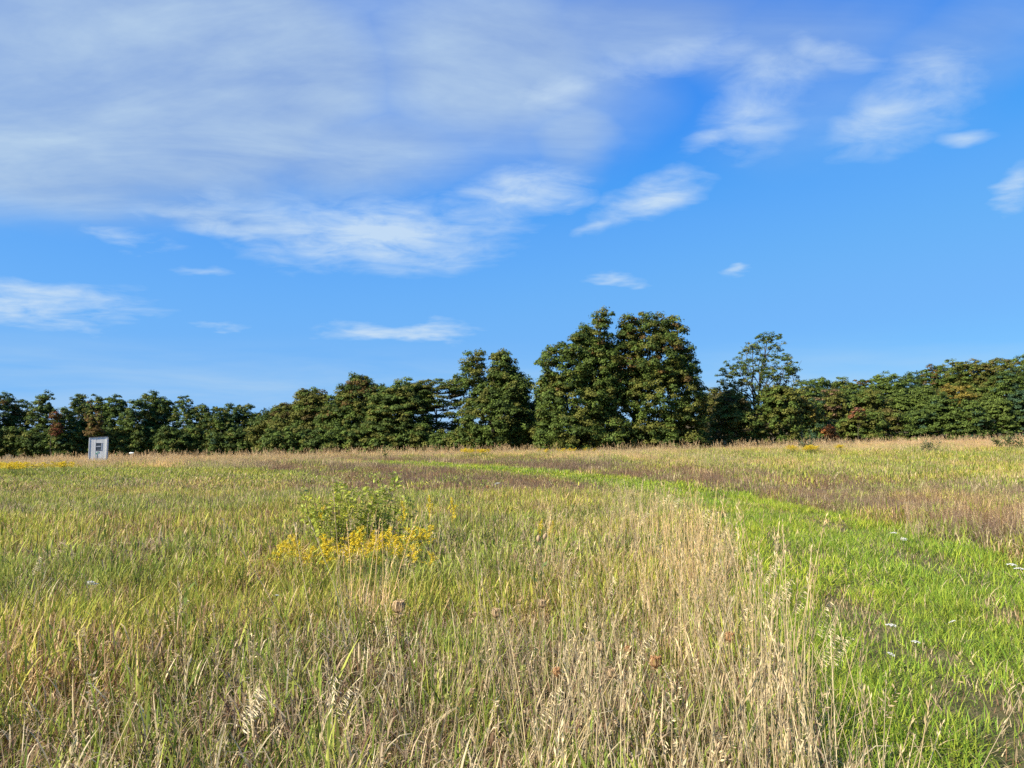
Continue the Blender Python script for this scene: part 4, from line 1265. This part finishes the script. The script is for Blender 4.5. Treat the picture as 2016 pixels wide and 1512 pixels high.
def build_yarrow():
    spec = [(1755, 1229, 6.2, .042, 'white flat flower head on the path beside the brown wheel track'), (1803, 1262, 5.6, .03, 'white flower head on the path just right of the worn track start'),
            (1754, 1286, 5.3, .026, 'small white flower head lowest on the path'), (1875, 1222, 6.3, .022, 'small white flower head right of the wheel track'),
            (1992, 1110, 10.0, .06, 'broad white flower head at the right edge of the path, left of its pair'), (2006, 1118, 9.9, .055, 'white flower head touching the right edge of the picture'),
            (1779, 1060, 12.5, .05, 'small white flower head on the far right verge of the path'), (1760, 1048, 13, .05, 'faint white flower head on the far verge, left of another'),
            (545, 1171, 6.5, .02, 'tiny white flower in the left meadow'), (181, 1146, 7.0, .045, 'whitish flower tuft in the left meadow'), (979, 951, 15, .05, 'white flower head before the purplish grass')]
    for i, (px, py, Y, r, lab) in enumerate(spec):
        rng = RS(800 + i)
        x, y, z, g = spot(px, py, Y)
        h = max(z - g, 0.15)
        root = empty('white_flower', (x, y, g)); tag(root, lab, 'flower', 'white flowers in the grass')
        m = MB(); m.tube(wood_path(rng, (rng.normal() * .03, rng.normal() * .03, -.02), (0, 0, h - .02), 5, .03), np.linspace(.0025, .0015, 5), (.12, .15, .05), 4)
        for k in range(7):
            a = k * .9; e = np.array([math.cos(a) * r * .6, math.sin(a) * r * .6, h - .002])
            m.tube(np.stack([(0, 0, h - .025), e]), .0012, (.14, .17, .06), 3)
        obj('stem', m.mesh('stem', M_PLANT), root)
        m = MB()
        tilt = rng.normal(size=2) * .25
        for k in range(11):       # umbellets
            a = k * 2.4; q = r * .92 * math.sqrt((k + .3) / 11)
            cx_, cy_ = q * math.cos(a), q * math.sin(a)
            n = 9
            o_ = rng.normal(size=(n, 3)) * np.array([r * .13, r * .13, r * .03])
            cen = o_ + np.array([cx_, cy_, h - q * q / r * .3 + tilt[0] * cx_ + tilt[1] * cy_])
            m.cards(cen, rng.normal(size=(n, 3)) * .5 + np.array([0, -.3, 1]), r * .17, r * .13, np.array([.78, .76, .66]) * (.75 + .3 * rng.rand(n))[:, None], rng)
        obj('flower_head', m.mesh('flower_head', M_PLANT), root)


build_yarrow()


def build_milkweed():
    x, y, z, g = spot(1064, 1058, 7.6)
    rng = RS(4)
    root = empty('milkweed', (x, y, g)); tag(root, 'milkweed with split tan seed pods above broad green leaves', 'plant')
    h = z - g
    m = MB(); m.tube(wood_path(rng, (0, 0, -.02), (0, 0, h), 6, .02), np.linspace(.005, .003, 6), (.16, .17, .07), 5)
    obj('stem', m.mesh('stem', M_PLANT), root)
    for k, (dx, dz, tilt, L) in enumerate(((-.022, -.03, .05, .075), (.03, .0, .45, .07))):
        m = MB(); t = np.linspace(0, 1, 9); rr = .020 * np.sin(np.clip(t, .02, .98) * math.pi) ** .7
        p = np.stack([dx + np.sin(tilt) * t * L, 0 * t, h + dz - .02 + np.cos(tilt) * t * L], 1)
        m.tube(p, rr + .001, np.array([.42, .30, .17])[None] * (0.85 + .3 * t)[:, None], 8)
        o = obj('seed_pod', m.mesh('seed_pod', M_DRY, True), root)
    for k in range(7):
        a = k * 2.4; s = h * (.35 + .09 * k)
        ax = np.array([[math.cos(a), math.sin(a), .55]]); L = .085 - .004 * k
        m = MB(); m.cards(np.array([[0, 0, s]]) + ax * L, np.array([[-math.cos(a) * .6, -math.sin(a) * .6, 1.]]), L, L * .36, np.array([[.17, .22, .06]]) * (.85 + .3 * rng.rand()), rng, spin=ax)
        obj('leaf', m.mesh('leaf', M_PLANT), root)


build_milkweed()


def build_leafy_weeds():
    """broad leaved young plants that stand out of the left meadow"""
    spec = [(365, 1160, 5.2, .10, 'lone broad leaved weed with bright leaves in the left meadow'), (110, 1215, 5.0, .07, 'yellow green weed rosette near the left edge of the meadow'), (95, 965, 15, .16, 'leafy weed far back in the left meadow below the goldenrod drift'),
            (280, 1330, 4.0, .06, 'bright green weed low in the near left meadow'), (565, 1015, 13, .14, 'leafy weed left of the green shrub'), (925, 955, 15.5, .16, 'pale leafy weed beside the purplish grass'),
            (912, 1365, 3.6, .07, 'tall pointed light green weed in the near centre meadow'), (570, 1040, 11, .12, 'leafy weed just above the left end of the goldenrod patch')]
    for i, (px, py, Y, L, lab) in enumerate(spec):
        rng = RS(900 + i)
        x, y, z, g = spot(px, py, Y)
        h = float(np.clip(z - g, .3, .9))
        root = empty('leafy_weed', (x, y, g)); tag(root, lab, 'plant')
        m = MB(); m.tube(wood_path(rng, (0, 0, -.02), (0, 0, h), 5, .03), np.linspace(.004, .002, 5), (.14, .17, .05), 4)
        obj('stem', m.mesh('stem', M_PLANT), root)
        for k in range(9):
            a = k * 2.4 + rng.rand(); s = h * (.45 + .06 * k)
            ax = np.array([[math.cos(a), math.sin(a), .5 + .1 * k]]); ll = L * (.5 if Y < 9 else .4) * (.7 + .5 * rng.rand())
            m = MB(); m.cards(np.array([[0, 0, s]]) + ax * ll, np.array([[-math.cos(a) * .7, -math.sin(a) * .7, 1.]]), ll, ll * .27, np.array([[.17, .22, .04]]) * (.85 + .4 * rng.rand()), rng, spin=ax)
            obj('leaf', m.mesh('leaf', M_PLANT), root)


build_leafy_weeds()


def build_plumes():
    """single nodding straw plumes along the mown edge"""
    protos = []
    for v in range(6):
        rng = RS(950 + v)
        root = empty('grass_stalk', (0, -30 - v, 0))
        t = np.linspace(0, 1, 9)
        bend = np.where(t > .6, (t - .6) / .4, 0) ** 1.5
        P = np.stack([0.10 * t + .13 * bend, 0.02 * np.sin(t * 3), t * 1.0 - .05 * bend], 1)
        m = MB(); m.tube(P, np.linspace(.0026, .0010, 9), np.array(GR['straw']) * .95, 4)
        obj('stem', m.mesh('stem', M_DRY), root)
        m = MB()
        n = 34
        for k in range(n):
            s = .66 + .34 * (k + rng.rand()) / n
            b = np.array([np.interp(s, t, P[:, i]) for i in range(3)])
            L = (.055 + .055 * rng.rand()) * (1.35 - s * .6)
            a = rng.normal() * .55
            dr = np.array([math.cos(a), math.sin(a), .25])
            e = b + dr * L * .8 + np.array([0, 0, -L * (.15 + .5 * rng.rand())])
            mid = (b + e) / 2 + np.array([0, 0, L * .25])
            w = np.linspace(0, 1, 4)[:, None]
            q = (1 - w) ** 2 * b + 2 * w * (1 - w) * mid + w ** 2 * e
            m.tube(q, .0007, np.array(GR['straw']), 3)
            ax = (q[3] - q[2])[None]; ax = ax / np.linalg.norm(ax)
            m.cards(q[2:4] , np.cross(np.repeat(ax, 2, 0), rng.normal(size=(2, 3))), (.017 + .006 * rng.rand()), .0038, np.array(GR['pale']) * (.85 + .35 * rng.rand(2))[:, None], rng, spin=np.repeat(ax, 2, 0))
        obj('seed_head', m.mesh('seed_head', M_DRY), root)
        protos.append(root)
    spec = [(1530, 1076, 7.4), (1515, 1092, 7.1), (1468, 1085, 8.0), (1478, 1075, 8.2), (1620, 1172, 5.2), (1638, 1185, 5.2), (1625, 1235, 4.7), (1645, 1240, 4.7), (1540, 1130, 6.4), (1555, 1120, 6.4),
            (1520, 1140, 6.2), (1500, 1150, 6.0), (1440, 1040, 9.5), (1428, 1022, 10.5), (1385, 1000, 12), (1375, 995, 12.5), (1320, 975, 15), (1300, 968, 16), (1290, 975, 15), (1440, 1070, 8.5), (1410, 1045, 9.5), (1575, 1140, 6.0), (1510, 1250, 4.8),
            (1495, 1235, 4.9), (1260, 1235, 4.7), (1130, 1105, 7.0), (1200, 1120, 6.6), (1455, 1180, 5.6), (1400, 1095, 7.6), (485, 1330, 3.7), (490, 1345, 3.5), (345, 1170, 5.4), (650, 1310, 4.0), (665, 1335, 3.8), (70, 1085, 8.0), (185, 1250, 5.2), (195, 1270, 5.0),
            (1600, 1500, 3.1), (1590, 1506, 3.0), (1075, 1330, 3.6), (1345, 985, 13), (1240, 960, 17), (1255, 1000, 12), (1808, 945, 26), (1820, 935, 27), (1915, 950, 24), (1640, 925, 30), (1700, 930, 28)]
    rng = RS(6)
    used = set()
    for px, py, Y in spec:
        v = rng.randint(6)
        if v in used: r = copy_tree(protos[v])
        else: r = protos[v]; used.add(v)
        x, y, z, g = spot(px, py, Y)
        h = max(z - g, .35)
        rz = rng.normal() * .5
        r.location = (x - .17 * h * math.cos(rz), y - .17 * h * math.sin(rz), g - .01)
        k = h if Y < 12 else h * 1.0
        w = 1.0 if Y < 12 else 1.6
        r.scale = (min(max(h, .7), 1.1) * w, min(max(h, .7), 1.1) * w, h)
        r.rotation_euler = (0, 0, rz)
        if px < 700: lab, grp = 'pale nodding straw grass plume standing up out of the left meadow', 'straw plumes in the left meadow'
        elif px > 1630 and py < 960: lab, grp = 'pale grass plume above the purplish grass right of the path', 'straw plumes right of the path'
        else: lab, grp = 'pale nodding straw grass plume leaning along the left edge of the mown path', 'straw plumes along the path edge'
        tag(r, lab, 'grass stalk', grp)
    for v in range(6):
        if v not in used:
            for c in list(protos[v].children): bpy.data.objects.remove(c)
            bpy.data.objects.remove(protos[v])


build_plumes()


def build_bucket():
    x, y, z, g = spot(259, 892, 92)
    root = empty('white_tub', (x, y, g)); tag(root, 'small white tub lying in the grass right of the shed', 'tub')
    m = MB(); t = np.linspace(0, 2 * math.pi, 13)[:-1]
    zc = z - g
    m.tube(np.array([(-.26, 0, zc), (-.2, 0, zc), (.2, 0, zc), (.24, 0, zc)]), np.array([.06, .10, .09, .08]), (.75, .8, .77), 10)
    obj('tub_body', m.mesh('tub_body', M_WOOD, True), root)
    m = MB(); m.tube(np.array([(.235, 0, zc), (.26, 0, zc)]), .09, (.7, .78, .74), 10)
    obj('rim', m.mesh('rim', M_WOOD, True), root)
    m = MB(); m.box(-.2, .2, -.03, .03, -.05, zc - .14, (.25, .2, .14))
    obj('stand', m.mesh('stand', M_WOOD), root)


build_bucket()
